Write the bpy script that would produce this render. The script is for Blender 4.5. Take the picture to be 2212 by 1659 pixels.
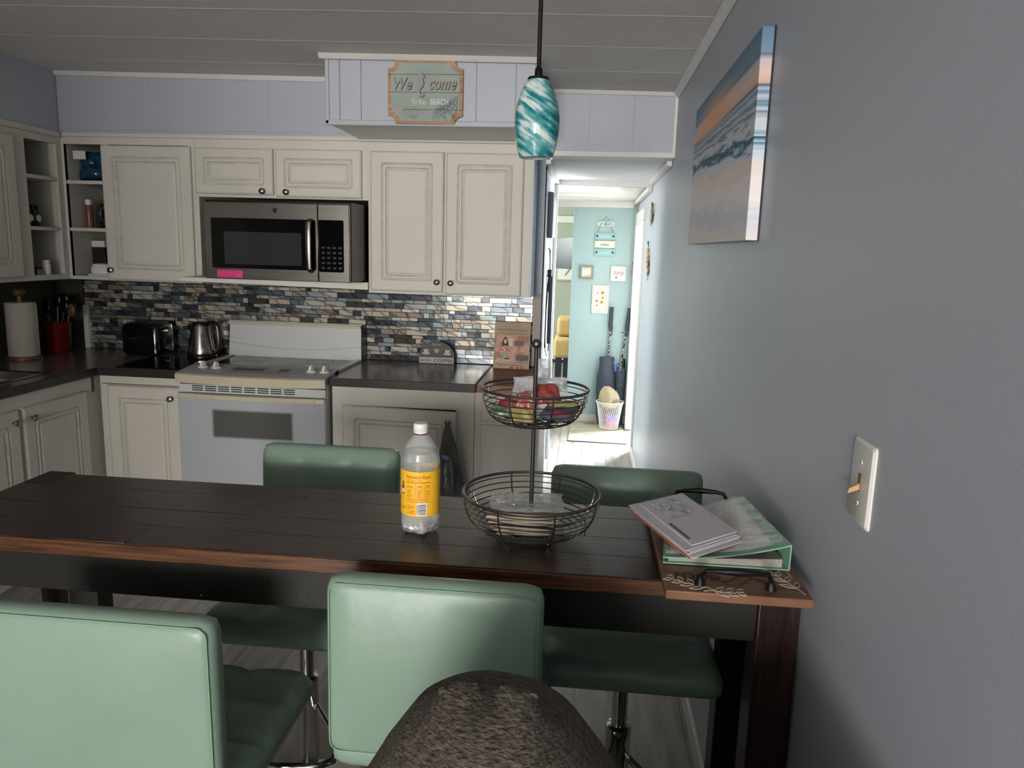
import bpy, bmesh, math, random
from math import sin, cos, pi, radians, sqrt, atan2
from mathutils import Vector, Matrix
for _o in list(bpy.data.objects): bpy.data.objects.remove(_o)
SC = bpy.context.scene
COL = SC.collection
R = random.Random(7)

# ------------------------------------------------------------------ camera
F, H, PIT, YAW, ROL = 1628.9555, 1.5549, 0.1771, 0.0935, 0.0288
d = Vector((-sin(YAW)*cos(PIT), cos(YAW)*cos(PIT), -sin(PIT)))
r = Vector((cos(YAW), sin(YAW), 0)); u = r.cross(d)
rr = r*cos(ROL)+u*sin(ROL); uu = -r*sin(ROL)+u*cos(ROL)
cam = bpy.data.cameras.new('camera'); co = bpy.data.objects.new('camera', cam); COL.objects.link(co)
co.matrix_world = Matrix(((rr.x, uu.x, -d.x, 0), (rr.y, uu.y, -d.y, 0), (rr.z, uu.z, -d.z, H), (0, 0, 0, 1)))
cam.sensor_fit = 'HORIZONTAL'; cam.sensor_width = 36; cam.lens = F*36/2212; cam.clip_start = .02
SC.camera = co
# ------------------------------------------------------------------ world, lights, exposure
w = bpy.data.worlds.new('world'); SC.world = w; w.use_nodes = True
bg = w.node_tree.nodes['Background']; bg.inputs[0].default_value = (.92, .96, 1, 1); bg.inputs[1].default_value = 1.0
def area(name, loc, rot, sx, sy, power, col, spread=180):
    l = bpy.data.lights.new(name, 'AREA'); l.shape = 'RECTANGLE'; l.size = sx; l.size_y = sy; l.energy = power; l.color = col
    l.spread = radians(spread)
    o = bpy.data.objects.new(name, l); COL.objects.link(o); o.location = loc; o.rotation_euler = rot; return o
area('daylight_living_window', (-1.15, -6.58, 1.62), (radians(90), 0, 0), 2.0, 1.24, 530, (1.0, .96, .92))
area('daylight_hall_angled', (1.45, 7.35, 1.35), (radians(90), 0, radians(137)), .9, 1.5, 740, (.93, .98, 1))
area('daylight_hall_door', (1.0, 6.22, 1.15), (0, radians(90), 0), 1.7, .78, 14, (.9, .97, 1.0))
area('daylight_far_room', (-2.6, 8.2, 1.6), (0, radians(-90), 0), 1.2, 1.6, 130, (.95, 1, .93))
SC.view_settings.view_transform = 'Standard'; SC.view_settings.look = 'None'
SC.view_settings.exposure = 0; SC.view_settings.gamma = 1; SC.view_settings.use_curve_mapping = False

# ------------------------------------------------------------------ materials
def s2l(c):
    return tuple(((x/12.92) if x <= .04045 else ((x+.055)/1.055)**2.4) for x in c)
MATS = {}
def mat(name, rgb, rough=.5, metal=0, noise=0, nscale=8, stretch=(1, 1, 1), bump=0, bscale=60, rgb2=None, trans=0, ior=1.45, alpha=1,
        emit=0, coat=0, coords='Object', spec=.5, detail=4, sharp=None):
    """rgb in sRGB; rgb2 second colour mixed by noise"""
    if name in MATS: return MATS[name]
    m = bpy.data.materials.new(name); m.use_nodes = True; nt = m.node_tree; b = nt.nodes['Principled BSDF']
    c = s2l(rgb)
    b.inputs['Base Color'].default_value = (*c, 1); b.inputs['Roughness'].default_value = rough; b.inputs['Metallic'].default_value = metal
    b.inputs['Transmission Weight'].default_value = trans; b.inputs['IOR'].default_value = ior; b.inputs['Alpha'].default_value = alpha
    b.inputs['Coat Weight'].default_value = coat; b.inputs['Specular IOR Level'].default_value = spec
    if emit: b.inputs['Emission Color'].default_value = (*c, 1); b.inputs['Emission Strength'].default_value = emit
    if noise or bump or rgb2:
        tc = nt.nodes.new('ShaderNodeTexCoord'); mp = nt.nodes.new('ShaderNodeMapping'); mp.inputs['Scale'].default_value = stretch
        nt.links.new(tc.outputs[coords], mp.inputs[0])
    if noise or rgb2:
        n = nt.nodes.new('ShaderNodeTexNoise'); n.inputs['Scale'].default_value = nscale; n.inputs['Detail'].default_value = detail
        nt.links.new(mp.outputs[0], n.inputs[0])
        rp = nt.nodes.new('ShaderNodeValToRGB')
        a, z = sharp or (.35, .65)
        rp.color_ramp.elements[0].position = a; rp.color_ramp.elements[1].position = z
        if rgb2: c2 = s2l(rgb2)
        else: c2 = tuple(max(0, x*(1-noise)) for x in c)
        rp.color_ramp.elements[0].color = (*c2, 1); rp.color_ramp.elements[1].color = (*c, 1)
        nt.links.new(n.outputs[0], rp.inputs[0]); nt.links.new(rp.outputs[0], b.inputs['Base Color'])
    if bump:
        n2 = nt.nodes.new('ShaderNodeTexNoise'); n2.inputs['Scale'].default_value = bscale; n2.inputs['Detail'].default_value = 3
        nt.links.new(mp.outputs[0], n2.inputs[0])
        bp = nt.nodes.new('ShaderNodeBump'); bp.inputs['Strength'].default_value = bump; bp.inputs['Distance'].default_value = .01
        nt.links.new(n2.outputs[0], bp.inputs['Height']); nt.links.new(bp.outputs[0], b.inputs['Normal'])
    MATS[name] = m; return m

WALL = mat('wall_paint_blue_grey', (.69, .712, .745), .40, noise=.03, nscale=2, bump=.03, bscale=160)
AQUA = mat('wall_paint_aqua', (.66, .755, .755), .55, noise=.04, nscale=3, bump=.04, bscale=120)
SAGE = mat('wall_paint_sage', (.66, .69, .645), .6, noise=.05, nscale=2, bump=.04, bscale=90)
CEIL = mat('ceiling_textured_white', (.92, .905, .885), .9, noise=.05, nscale=30, bump=.12, bscale=260)
TRIM = mat('trim_white', (.87, .86, .84), .4, noise=.04, nscale=5, bump=.03, bscale=60)
CAB = mat('cabinet_cream', (.83, .815, .775), .5, noise=.05, nscale=3, bump=.04, bscale=40)
GLAZE = mat('cabinet_glaze_groove', (.79, .775, .72), .5, noise=.2, nscale=20)
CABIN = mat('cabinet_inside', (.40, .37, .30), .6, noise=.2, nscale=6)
GRIME = mat('cabinet_worn_edge', (.42, .30, .24), .6, noise=.4, nscale=30)
COUNTER = mat('laminate_brown_grey', (.46, .42, .385), .2, noise=.25, nscale=40, stretch=(1, 1, 1), rgb2=(.38, .345, .315))
COUNTERE = mat('laminate_edge', (.20, .165, .15), .35, noise=.2, nscale=30)
BUTCH = mat('butcher_block', (.55, .37, .24), .35, nscale=9, stretch=(1, 6, 6), rgb2=(.36, .21, .13), bump=.05, bscale=40)
TABLE = mat('table_dark_stain', (.27, .175, .12), .32, nscale=7, stretch=(1.2, 16, 16), rgb2=(.10, .062, .045), bump=.05, bscale=34, detail=6, coat=.4, spec=.35)
TABLE.node_tree.nodes['Principled BSDF'].inputs['Coat Roughness'].default_value = .22
TABLE2 = mat('table_edge_stain', (.38, .235, .125), .4, nscale=6, stretch=(1.5, 14, 26), rgb2=(.22, .12, .065), bump=.12, bscale=30, detail=6)
LEG = mat('table_leg_stain', (.20, .115, .085), .35, nscale=6, stretch=(20, 20, 1.5), rgb2=(.085, .045, .035), bump=.1, bscale=24)
LEG2 = mat('table_leg_warm', (.40, .24, .12), .35, nscale=6, stretch=(20, 20, 1.5), rgb2=(.26, .13, .06))
APRON = mat('table_apron_charcoal', (.11, .11, .09), .45, noise=.3, nscale=6, bump=.05, bscale=60)
GREEN = mat('faux_leather_sage', (.505, .595, .535), .38, noise=.06, nscale=5, bump=.22, bscale=14, spec=.45)
GREEN2 = mat('faux_leather_seam', (.50, .64, .53), .5, noise=.1, nscale=30)
CHROME = mat('chrome', (.80, .80, .79), .12, 1, noise=.05)
NICKEL = mat('brushed_nickel', (.60, .57, .53), .28, 1, noise=.1)
WIRE = mat('pewter_wire', (.42, .41, .40), .30, .9, noise=.15, nscale=20)
BLACK = mat('black_plastic', (.045, .045, .05), .3, noise=.2)
BLACKG = mat('black_glass', (.03, .032, .035), .06, noise=.1)
BLACKM = mat('black_iron', (.09, .09, .10), .45, .4, noise=.2, bump=.1, bscale=80)
STEEL = mat('stainless', (.62, .60, .57), .24, 1, noise=.12, nscale=5, stretch=(.6, 1, 14))
WHITEA = mat('appliance_white', (.80, .81, .81), .2, noise=.02)
CREAMA = mat('appliance_cream', (.80, .76, .66), .25, noise=.04)
WHITEP = mat('white_plastic', (.90, .885, .86), .35, noise=.02)
PAPER = mat('paper_white', (.88, .87, .86), .6, noise=.03, nscale=12)
DARKIN = mat('dark_gap', (.03, .03, .03), .7, noise=.2)
FLOORB = mat('floor_joint', (.30, .27, .24), .8, noise=.3)
def floor_mats():
    out = []
    for i, (a, b) in enumerate([((.64, .62, .60), (.50, .475, .455)), ((.60, .585, .57), (.47, .445, .43)), ((.67, .65, .63), (.53, .51, .49))]):
        out.append(mat('floor_plank_%d' % i, a, .33, nscale=3.2, stretch=(7, .9, 1), rgb2=b, bump=.04, bscale=40, coords='Object', detail=7, sharp=(.3, .62)))
    return out
FL = floor_mats()

# ------------------------------------------------------------------ mesh helpers
class MB:
    def __init__(s): s.v = []; s.f = []; s.mi = []; s.cur = 0
    def add(s, vs, fs, mi=None):
        b = len(s.v); s.v += [tuple(p) for p in vs]
        for f in fs: s.f.append([b+i for i in f]); s.mi.append(s.cur if mi is None else mi)
        return s
    def box(s, x0, x1, y0, y1, z0, z1, mi=None):
        vs = [(x, y, z) for x in (x0, x1) for y in (y0, y1) for z in (z0, z1)]
        return s.add(vs, [(0, 1, 3, 2), (4, 6, 7, 5), (0, 4, 5, 1), (2, 3, 7, 6), (0, 2, 6, 4), (1, 5, 7, 3)], mi)
    def hexa(s, pts, mi=None):  # 8 points: bottom 4 ccw, top 4 ccw
        return s.add(pts, [(3, 2, 1, 0), (4, 5, 6, 7), (0, 1, 5, 4), (1, 2, 6, 5), (2, 3, 7, 6), (3, 0, 4, 7)], mi)
    def prism(s, poly, fn, d0, d1, mi=None):  # poly of (a,b); fn(a,b,d)->xyz
        n = len(poly); vs = [fn(a, b, d0) for a, b in poly]+[fn(a, b, d1) for a, b in poly]
        fs = [tuple(range(n))[::-1], tuple(range(n, 2*n))]+[(i, (i+1) % n, n+(i+1) % n, n+i) for i in range(n)]
        return s.add(vs, fs, mi)
    def loops(s, L, cap0=True, cap1=True, closed=False, mi=None):
        n = len(L[0]); vs = [p for l in L for p in l]; fs = []
        for k in range(len(L)-1 if not closed else len(L)):
            a = k*n; b = ((k+1) % len(L))*n
            for i in range(n): fs.append((a+i, a+(i+1) % n, b+(i+1) % n, b+i))
        if cap0 and not closed: fs.append(tuple(range(n))[::-1])
        if cap1 and not closed: fs.append(tuple(range((len(L)-1)*n, len(L)*n)))
        return s.add(vs, fs, mi)
    def lathe(s, prof, c=(0, 0, 0), n=32, axis='z', lobes=0, amp=None, cap=True, mi=None):
        L = []
        for k, (r_, h) in enumerate(prof):
            l = []
            for i in range(n):
                t = 2*pi*i/n; q = r_*(1+(amp[k]*cos(lobes*t) if lobes else 0))
                a, b = q*cos(t), q*sin(t)
                p = (a, b, h) if axis == 'z' else ((a, h, b) if axis == 'y' else (h, a, b))
                l.append((p[0]+c[0], p[1]+c[1], p[2]+c[2]))
            L.append(l)
        return s.loops(L, cap, cap, mi=mi)
    def ball(s, c, r_, n=16, m=8, sc=(1, 1, 1), mi=None):
        L = []
        for k in range(1, m):
            t = pi*k/m
            L.append([(c[0]+r_*sc[0]*sin(t)*cos(2*pi*i/n), c[1]+r_*sc[1]*sin(t)*sin(2*pi*i/n), c[2]-r_*sc[2]*cos(t)) for i in range(n)])
        return s.loops(L, mi=mi)
    def tube(s, pts, r_, n=8, closed=False, radii=None, flat=1, mi=None):
        P = [Vector(p) for p in pts]; L = []; up = None
        for i, p in enumerate(P):
            if closed: t = P[(i+1) % len(P)]-P[i-1]
            else: t = P[min(i+1, len(P)-1)]-P[max(i-1, 0)]
            t.normalize()
            if up is None: up = Vector((0, 0, 1)) if abs(t.z) < .9 else Vector((1, 0, 0))
            a = t.cross(up)
            if a.length < 1e-4: a = t.cross(Vector((0, 1, 0)))
            a.normalize(); b = a.cross(t).normalized(); up = b
            q = radii[i] if radii else r_
            L.append([p+a*q*cos(2*pi*k/n)+b*q*flat*sin(2*pi*k/n) for k in range(n)])
        return s.loops(L, closed=closed, mi=mi)
    def grid(s, fn, nu, nv, mi=None):
        vs = [fn(i/nu, j/nv) for j in range(nv+1) for i in range(nu+1)]
        fs = [(j*(nu+1)+i, j*(nu+1)+i+1, (j+1)*(nu+1)+i+1, (j+1)*(nu+1)+i) for j in range(nv) for i in range(nu)]
        return s.add(vs, fs, mi)
def rootloc(o):
    v = Vector((0, 0, 0))
    while o is not None: v += o.location; o = o.parent
    return v
def part(name, mb, m, parent=None, bev=0, smooth=True, ang=35, kind=None, label=None, recalc=True, seg=2):
    me = bpy.data.meshes.new(name); off = rootloc(parent)
    me.from_pydata([(p[0]-off.x, p[1]-off.y, p[2]-off.z) for p in mb.v], [], mb.f)
    ms = m if isinstance(m, (list, tuple)) else [m]
    for x in ms: me.materials.append(x)
    if len(ms) > 1: me.polygons.foreach_set('material_index', mb.mi)
    if recalc:
        bm = bmesh.new(); bm.from_mesh(me); bmesh.ops.recalc_face_normals(bm, faces=bm.faces); bm.to_mesh(me); bm.free()
    if smooth:
        me.polygons.foreach_set('use_smooth', [True]*len(me.polygons)); me.set_sharp_from_angle(angle=radians(ang))
    me.update()
    o = bpy.data.objects.new(name, me); COL.objects.link(o)
    if parent is not None: o.parent = parent
    if bev:
        b = o.modifiers.new('bevel', 'BEVEL'); b.width = bev; b.segments = seg; b.limit_method = 'ANGLE'; b.angle_limit = radians(40)
    if kind: o['kind'] = kind
    if label: o['label'] = label
    return o
def tag(o, label, cat, group=None):
    o['label'] = label; o['category'] = cat
    if group: o['group'] = group
    return o
def thing(name, label, cat, loc=(0, 0, 0), group=None):
    o = bpy.data.objects.new(name, None); o.empty_display_size = .05; COL.objects.link(o); o.location = loc
    return tag(o, label, cat, group)
def struct(name, mb, m, bev=0, parent=None, smooth=True):
    o = part(name, mb, m, parent, bev, smooth)
    if parent is None: o['kind'] = 'structure'
    return o
def copy_tree(o, parent=None):
    c = o.copy(); COL.objects.link(c); c.parent = parent
    for ch in [x for x in bpy.data.objects if x.parent == o]: copy_tree(ch, c)
    return c
def rrect(a0, a1, b0, b1, rad, n=4):
    out = []
    for cx, cy, t0 in ((a1-rad, b1-rad, 0), (a0+rad, b1-rad, 90), (a0+rad, b0+rad, 180), (a1-rad, b0+rad, 270)):
        for k in range(n+1):
            t = radians(t0+90*k/n); out.append((cx+rad*cos(t), cy+rad*sin(t)))
    return out
def text(s, w_, h_, fn, name='lettering', m=None, parent=None, shear=0, depth=.0006, keep=False, label=None, bold=0):
    """text fitted in w_ x h_, centred; fn(a,b,d)->xyz"""
    cu = bpy.data.curves.new(name, 'FONT'); cu.body = s; cu.shear = shear; cu.extrude = 0.0; cu.resolution_u = 3; cu.offset = bold
    cu.align_x = 'LEFT'
    o = bpy.data.objects.new(name, cu); COL.objects.link(o)
    dg = bpy.context.evaluated_depsgraph_get(); me = bpy.data.meshes.new_from_object(o.evaluated_get(dg))
    bpy.data.objects.remove(o)
    vs = [v.co.copy() for v in me.vertices]; fs = [tuple(p.vertices) for p in me.polygons]; bpy.data.meshes.remove(me)
    x0 = min(v.x for v in vs); x1 = max(v.x for v in vs); y0 = min(v.y for v in vs); y1 = max(v.y for v in vs)
    sx = w_/(x1-x0); sy = h_/(y1-y0)
    if keep: sx = sy = min(sx, sy)
    mb = MB(); mb.add([fn((v.x-(x0+x1)/2)*sx, (v.y-(y0+y1)/2)*sy, depth) for v in vs], fs)
    return part(name, mb, m, parent, smooth=False, label=label, recalc=False)

# ------------------------------------------------------------------ room shell
XR, XL, YB, ZC = .417, -3.07, 4.146, 2.35
def zc(x): return 2.342-.0156*x
YN = -6.5
# floor
mb = MB(); mb.box(XL-.1, 3.2, YN, 11.5, -.06, -.006)
floor = struct('floor', mb, FLOORB)
cnt = 0
meshes = {}
PW, PL = .182, 1.22
i = 0
x = XL
def plank(x0, x1, y0, y1, mi):
    key = (round(x1-x0, 3), round(y1-y0, 3), mi)
    if key not in meshes:
        b = MB(); b.box(.0008, x1-x0-.0008, .001, y1-y0-.001, -.006, 0)
        o = part('plank', b, FL[mi], floor, smooth=False); meshes[key] = o.data
    else:
        o = bpy.data.objects.new('plank', meshes[key]); COL.objects.link(o); o.parent = floor
    o.location = (x0, y0, 0)
rest = MB()
while x < 1.2:
    x1 = min(x+PW, 1.2); off = (i*.47) % PL
    y = -1.0-off
    rest.box(x+.0008, x1-.0008, YN, y-.001, -.006, 0)
    while y < 7.0:
        y1 = min(y+PL, 7.0)
        if x >= .60: rest.box(x+.0008, x1-.0008, y+.001, y1-.001, -.006, 0)
        else: plank(x, x1, y, y1, R.randrange(3))
        y = y1
    x = x1; i += 1
part('planks_beyond', rest, FL[2], floor, smooth=False, kind='stuff')
mb = MB(); mb.box(XL, -.05, 7.0, 11.5, -.006, .004)
part('carpet', mb, mat('carpet_grey', (.63, .61, .58), .95, noise=.2, nscale=60, bump=.5, bscale=300), floor, kind='stuff')
# right wall with doorway
mb = MB()
for a in [(YN, 5.85, 0, 2.75), (5.85, 6.62, 1.80, 2.75), (6.62, 6.98, 0, 2.75)]: mb.box(XR, XR+.1, a[0], a[1], a[2], a[3])
wr = struct('wall_right', mb, WALL)
y = 6.98
for (a, b_) in ((-6.5, -3.3), (-3.3, -2.1), (-2.1, 2.36), (2.36, 2.76), (2.76, 3.5), (3.5, 3.97), (3.97, 4.5), (4.5, 5.1), (5.1, 5.76)):
    m_ = MB(); m_.box(XR-.004, XR+.001, a+.0005, b_-.0005, 0, 2.03 if a > 3.9 else 2.336); part('panel', m_, WALL, wr, smooth=False)
m_ = MB(); m_.box(XR-.004, XR+.001, 6.70, 6.84, 0, 1.97); part('panel', m_, WALL, wr)
# back wall (kitchen)
mb = MB(); mb.box(XL-.1, -.24, YB, YB+.1, 0, 2.45)
wb = struct('wall_back', mb, mat('backsplash_grout', (.10, .09, .09), .8, noise=.2))
mb = MB(); mb.box(-.285, -.24, YB-.004, YB, .914, 1.315); part('panel', mb, mat('paint_taupe', (.62, .58, .55), .5, noise=.05), wb)
mb = MB(); mb.box(-.279, -.24, YB-.004, YB, 1.315, 2.075); part('panel', mb, mat('end_panel_paint', (.56, .63, .70), .35, noise=.03), wb)
mb = MB(); mb.box(XL-.1, XL, YN, YB+.1, 0, 2.5); wl = struct('wall_left', mb, WALL)
mb = MB(); mb.box(XL, -2.905, YB-.012, YB, .914, 1.33); part('panel', mb, mat('shade_dark_sage', (.27, .29, .24), .6, noise=.1), wb)  # dark panel painting in the shade below the wall cabinets
mb = MB(); mb.box(XL, XL+.006, 1.2, YB-.012, .914, 1.33); part('panel', mb, mat('shade_dark_sage', (.27, .29, .24)), wl)  # same painted shade along the left wall
mb = MB()
for a in [(XL-.1, -2.2, 0, 2.5), (-.1, XR+.1, 0, 2.5), (-2.2, -.1, 0, .72), (-2.2, -.1, 2.26, 2.5)]: mb.box(a[0], a[1], YN-.1, YN, a[2], a[3])
struct('wall_front', mb, WALL)
mb = MB(); 
for a in [(-2.2, -.1, .72, .77), (-2.2, -.1, 2.22, 2.26), (-2.2, -2.15, .72, 2.26), (-.15, -.1, .72, 2.26), (-1.17, -1.13, .72, 2.26)]: mb.box(a[0], a[1], YN-.07, YN+.02, a[2], a[3])
struct('window_1', mb, TRIM)
mb = MB(); mb.box(XL, -1.72, -1.25, -1.15, 0, 2.345); struct('wall_light_blocker', mb, WALL)  # unseen wall added to cut window light to the kitchen's left side
mb = MB(); mb.box(XR+.1, 3.2, 4.4, 4.5, 0, 2.4)
# hall left wall, end wall, far room
mb = MB(); mb.box(-.34, -.24, YB+.1, 5.25, 0, 2.5); mb.box(-.34, -.24, YB, YB+.1, 0, 2.5)
wh = struct('wall_hall_left', mb, mat('wall_paint_pale', (.92, .94, .96), .5, noise=.03, nscale=3))
mb = MB(); mb.box(-.135, XR+.1, 6.85, 6.95, 0, 2.3); struct('wall_hall_end', mb, AQUA)
mb = MB(); mb.box(-.135, -.035, 6.95, 10.6, 0, 2.3); struct('wall_room_side', mb, SAGE)
mb = MB(); mb.box(XL, -.03, 10.6, 10.7, 0, 2.5); mb.box(XL-.1, XL, YB+.1, 10.7, 0, 2.5)
struct('wall_room_end', mb, SAGE)
# ceilings
mb = MB()
mb.hexa([(XL-.1, YN-.1, zc(XL)+.012), (XR+.1, YN-.1, zc(XR)+.012), (XR+.1, 4.2, zc(XR)+.012), (XL-.1, 4.2, zc(XL)+.012),
         (XL-.1, YN-.1, 2.6), (XR+.1, YN-.1, 2.6), (XR+.1, 4.2, 2.6), (XL-.1, 4.2, 2.6)])
ceil = struct('ceiling', mb, CEIL)
for k in range(26):
    b = MB(); a0, a1 = 3.96-.405*(k+1)+.0002, 3.96-.405*k-.0002
    b.hexa([(XL, a0, zc(XL)), (XR, a0, zc(XR)), (XR, a1, zc(XR)), (XL, a1, zc(XL)), (XL, a0, zc(XL)+.012), (XR, a0, zc(XR)+.012), (XR, a1, zc(XR)+.012), (XL, a1, zc(XL)+.012)])
    part('panel', b, CEIL, ceil, smooth=False)
    b = MB(); b.hexa([(XL, a1-.002, zc(XL)-.0008), (XR, a1-.002, zc(XR)-.0008), (XR, a1+.003, zc(XR)-.0008), (XL, a1+.003, zc(XL)-.0008), (XL, a1-.004, zc(XL)), (XR, a1-.004, zc(XR)), (XR, a1+.006, zc(XR)), (XL, a1+.006, zc(XL))])
    part('batten', b, CEIL, ceil, smooth=False)
mb = MB(); mb.hexa([(-.34, 4.05, 2.03), (XR+.1, 4.05, 2.03), (XR+.1, 5.25, 2.02), (-.34, 5.25, 2.02), (-.34, 4.05, 2.1), (XR+.1, 4.05, 2.1), (XR+.1, 5.25, 2.1), (-.34, 5.25, 2.1)])
struct('ceiling_hall', mb, CEIL)
mb = MB(); mb.hexa([(XL, 5.25, 2.03), (XR+.1, 5.25, 2.03), (XR+.1, 6.95, 1.985), (XL, 6.95, 1.985), (XL, 5.25, 2.15), (XR+.1, 5.25, 2.15), (XR+.1, 6.95, 2.15), (XL, 6.95, 2.15)])
mb.box(XL, -.03, 6.95, 10.7, 2.25, 2.35)
struct('ceiling_back_hall', mb, CEIL)
# outside: wall + ground beyond hall doorway
mb = MB(); mb.box(XR+.1, 3.2, 4.5, 6.9, -.05, -.01); struct('ground_outside', mb, mat('ground_concrete', (.7, .7, .68), .9, noise=.2))
# header over hall, soffits
mb = MB(); mb.box(-.24, XR, 3.97, 4.05, 2.04, 2.34); hd = struct('wall_header', mb, WALL)
for a, b_ in ((-.238, -.02), (-.018, .2), (.202, .415)):
    m_ = MB(); m_.box(a, b_, 3.965, 3.971, 2.05, 2.335); part('panel', m_, WALL, hd)
mb = MB(); mb.box(XL, -1.17, 3.826, YB, 2.075, 2.40); mb.box(XL, -2.75, 1.2, 3.826, 2.075, 2.42)
so = struct('wall_soffit', mb, WALL)
for a, b_ in ((-2.745, -2.2505), (-2.25, -1.6205), (-1.62, -1.172)):
    m_ = MB(); m_.box(a, b_, 3.82, 3.827, 2.10, 2.36); part('panel', m_, WALL, so, smooth=False)
mb = MB(); mb.box(-1.165, -.245, 3.366, YB, 2.083, 2.345); bx = struct('wall_soffit_box', mb, WALL)
for a, b_ in ((-1.155, -1.105), (-1.103, -1.01), (-1.008, -.835), (-.833, -.66), (-.658, -.505), (-.503, -.335), (-.333, -.255)):
    m_ = MB(); m_.box(a, b_, 3.36, 3.367, 2.088, 2.345); part('panel', m_, WALL, bx, bev=.001, seg=1)
m_ = MB(); m_.box(-1.168, -1.15, 3.352, 3.366, 2.07, 2.345); m_.box(-1.168, -.243, 3.352, 3.366, 2.066, 2.09); part('corner_bead', m_, WALL, bx, bev=.004)
m_ = MB(); m_.box(-1.155, -.25, 3.37, YB-.3, 2.073, 2.083); part('underside', m_, TRIM, bx)
# trims
tn = 0
def trim(b, m=TRIM, bev=.003):
    global tn; tn += 1; return struct('trim_%d' % tn, b, m, bev)
def crown(x0, x1, y, z0a, z0b, hh=.022, dd=.02):
    b = MB(); b.hexa([(x0, y-dd*.35, z0a-hh), (x1, y-dd*.35, z0b-hh), (x1, y, z0b-hh), (x0, y, z0a-hh), (x0, y-dd, z0a-.001), (x1, y-dd, z0b-.001), (x1, y, z0b-.001), (x0, y, z0a-.001)]); return b
trim(crown(-2.75, -1.17, 3.82, zc(-2.75), zc(-1.17), .024))
trim(crown(-1.19, -.235, 3.352, zc(-1.17), zc(-.24), .022, .03))
trim(crown(-.24, XR, 3.965, zc(-.24), zc(XR), .02, .02))
b = MB(); b.hexa([(XR-.008, YN, zc(XR)-.03), (XR-.004, YN, zc(XR)-.03), (XR-.004, 3.96, zc(XR)-.03), (XR-.008, 3.96, zc(XR)-.03), (XR-.034, YN, zc(XR)-.001), (XR-.004, YN, zc(XR)-.001), (XR-.004, 3.96, zc(XR)-.001), (XR-.034, 3.96, zc(XR)-.001)]); trim(b)
b = MB(); b.box(XR-.022, XR-.0045, 3.955, 3.97, 2.03, zc(XR)-.02); trim(b)
b = MB(); b.box(-.24, XR-.005, 3.945, 3.97, 2.022, 2.05); b.box(-.24, XR-.005, 3.97, 4.06, 2.022, 2.04); trim(b)
b = MB(); b.box(-.24, XR-.005, 5.235, 5.262, 1.985, 2.03); trim(b)
for xs in (-.238, XR-.034):
    b = MB(); b.box(xs, xs+.028, 4.06, 5.235, 1.995, 2.022); trim(b)
b = MB(); b.box(XR-.034, XR-.006, 5.262, 6.85, 1.96, 1.992); b.box(-.6, XR-.03, 6.815, 6.849, 1.935, 1.995); trim(b)
b = MB(); b.box(-.252, -.215, 5.225, 5.265, 0, 1.99); trim(b)
b = MB(); b.box(-.135, -.118, 6.835, 6.85, 0, 1.94); trim(b, AQUA)
for k, (a, b_) in enumerate(((-.45, -.15), (.0, .2))):
    m_ = MB(); m_.box(-2, XR, 5.6+k*.55, 5.64+k*.55, 2.012-k*.014, 2.03); trim(m_)
b = MB(); b.box(XR-.017, XR-.004, YN, 5.80, 0, .07); struct('baseboard_right', b, TRIM, .003)
b = MB(); b.box(-.12, XR-.01, 6.836, 6.849, 0, .075); struct('baseboard_end', b, TRIM, .003)
b = MB(); b.box(-.239, -.222, YB+.01, 5.22, 0, .085); struct('baseboard_hall', b, TRIM, .003)
b = MB(); b.box(-1.8, 1.0, 10.57, 10.6, .004, .12); b.box(-2.2, .9, 10.55, 10.6, 1.93, 2.02); struct('baseboard_room', b, TRIM, .003)
# hall door casing
b = MB()
b.box(XR-.02, XR-.003, 5.76, 5.86, 0, 1.80); b.box(XR-.02, XR-.003, 6.61, 6.70, 0, 1.80); b.box(XR-.02, XR-.003, 5.76, 6.70, 1.79, 1.88)
b.box(XR-.01, XR+.1, 5.845, 5.865, 0, 1.80); b.box(XR-.01, XR+.1, 6.605, 6.625, 0, 1.80); b.box(XR-.01, XR+.1, 5.86, 6.61, 1.775, 1.80)
dr = struct('door_1', b, TRIM, .003)
b = MB(); b.box(XR-.012, XR+.02, 6.598, 6.606, .92, 1.02); part('strike_plate', b, NICKEL, dr)

# ------------------------------------------------------------------ doors & knobs
def Fy(yf): return lambda a, b, d_: (a, yf-d_, b)
def Fx(xf): return lambda a, b, d_: (xf+d_, a, b)
def door_mb(a0, a1, b0, b1, fn, th=.019, inset=.055, rad=.014):
    L = [(0, 0, .001), (0, th-.006, .001), (.003, th-.003, .002), (.004, th-.003, .002), (.009, th, .003), (inset, th, rad), (inset+.005, th-.004, rad-.001), (inset+.009, th-.004, rad-.002),
         (inset+.015, th, rad-.004), (inset+.022, th-.0005, rad-.006), (inset+.027, th-.005, .005), (inset+.032, th-.005, .003), (inset+.040, th-.001, .003)]
    mi = [0, 1, 1, 0, 0, 1, 1, 0, 0, 1, 1, 0]
    mb = MB(); loops = [[fn(x, z, dd) for x, z in rrect(a0+s, a1-s, b0+s, b1-s, max(rr_, .0006))] for s, dd, rr_ in L]
    for k in range(len(L)-1): mb.loops([loops[k], loops[k+1]], k == 0, k == len(L)-2, mi=mi[k] if 0 < k < len(L)-2 else 0)
    return mb
def knob(p, parent, axis='y', m=NICKEL):
    mb = MB(); prof = [(.006, 0), (.0055, .010), (.008, .013), (.0135, .017), (.015, .021), (.0135, .026), (.008, .029), (.002, .030)]
    if axis == 'y': mb.lathe([(q, -h) for q, h in prof], p, 20, 'y')
    else: mb.lathe(prof, p, 20, 'x')
    return part('knob', mb, m, parent)
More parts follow.
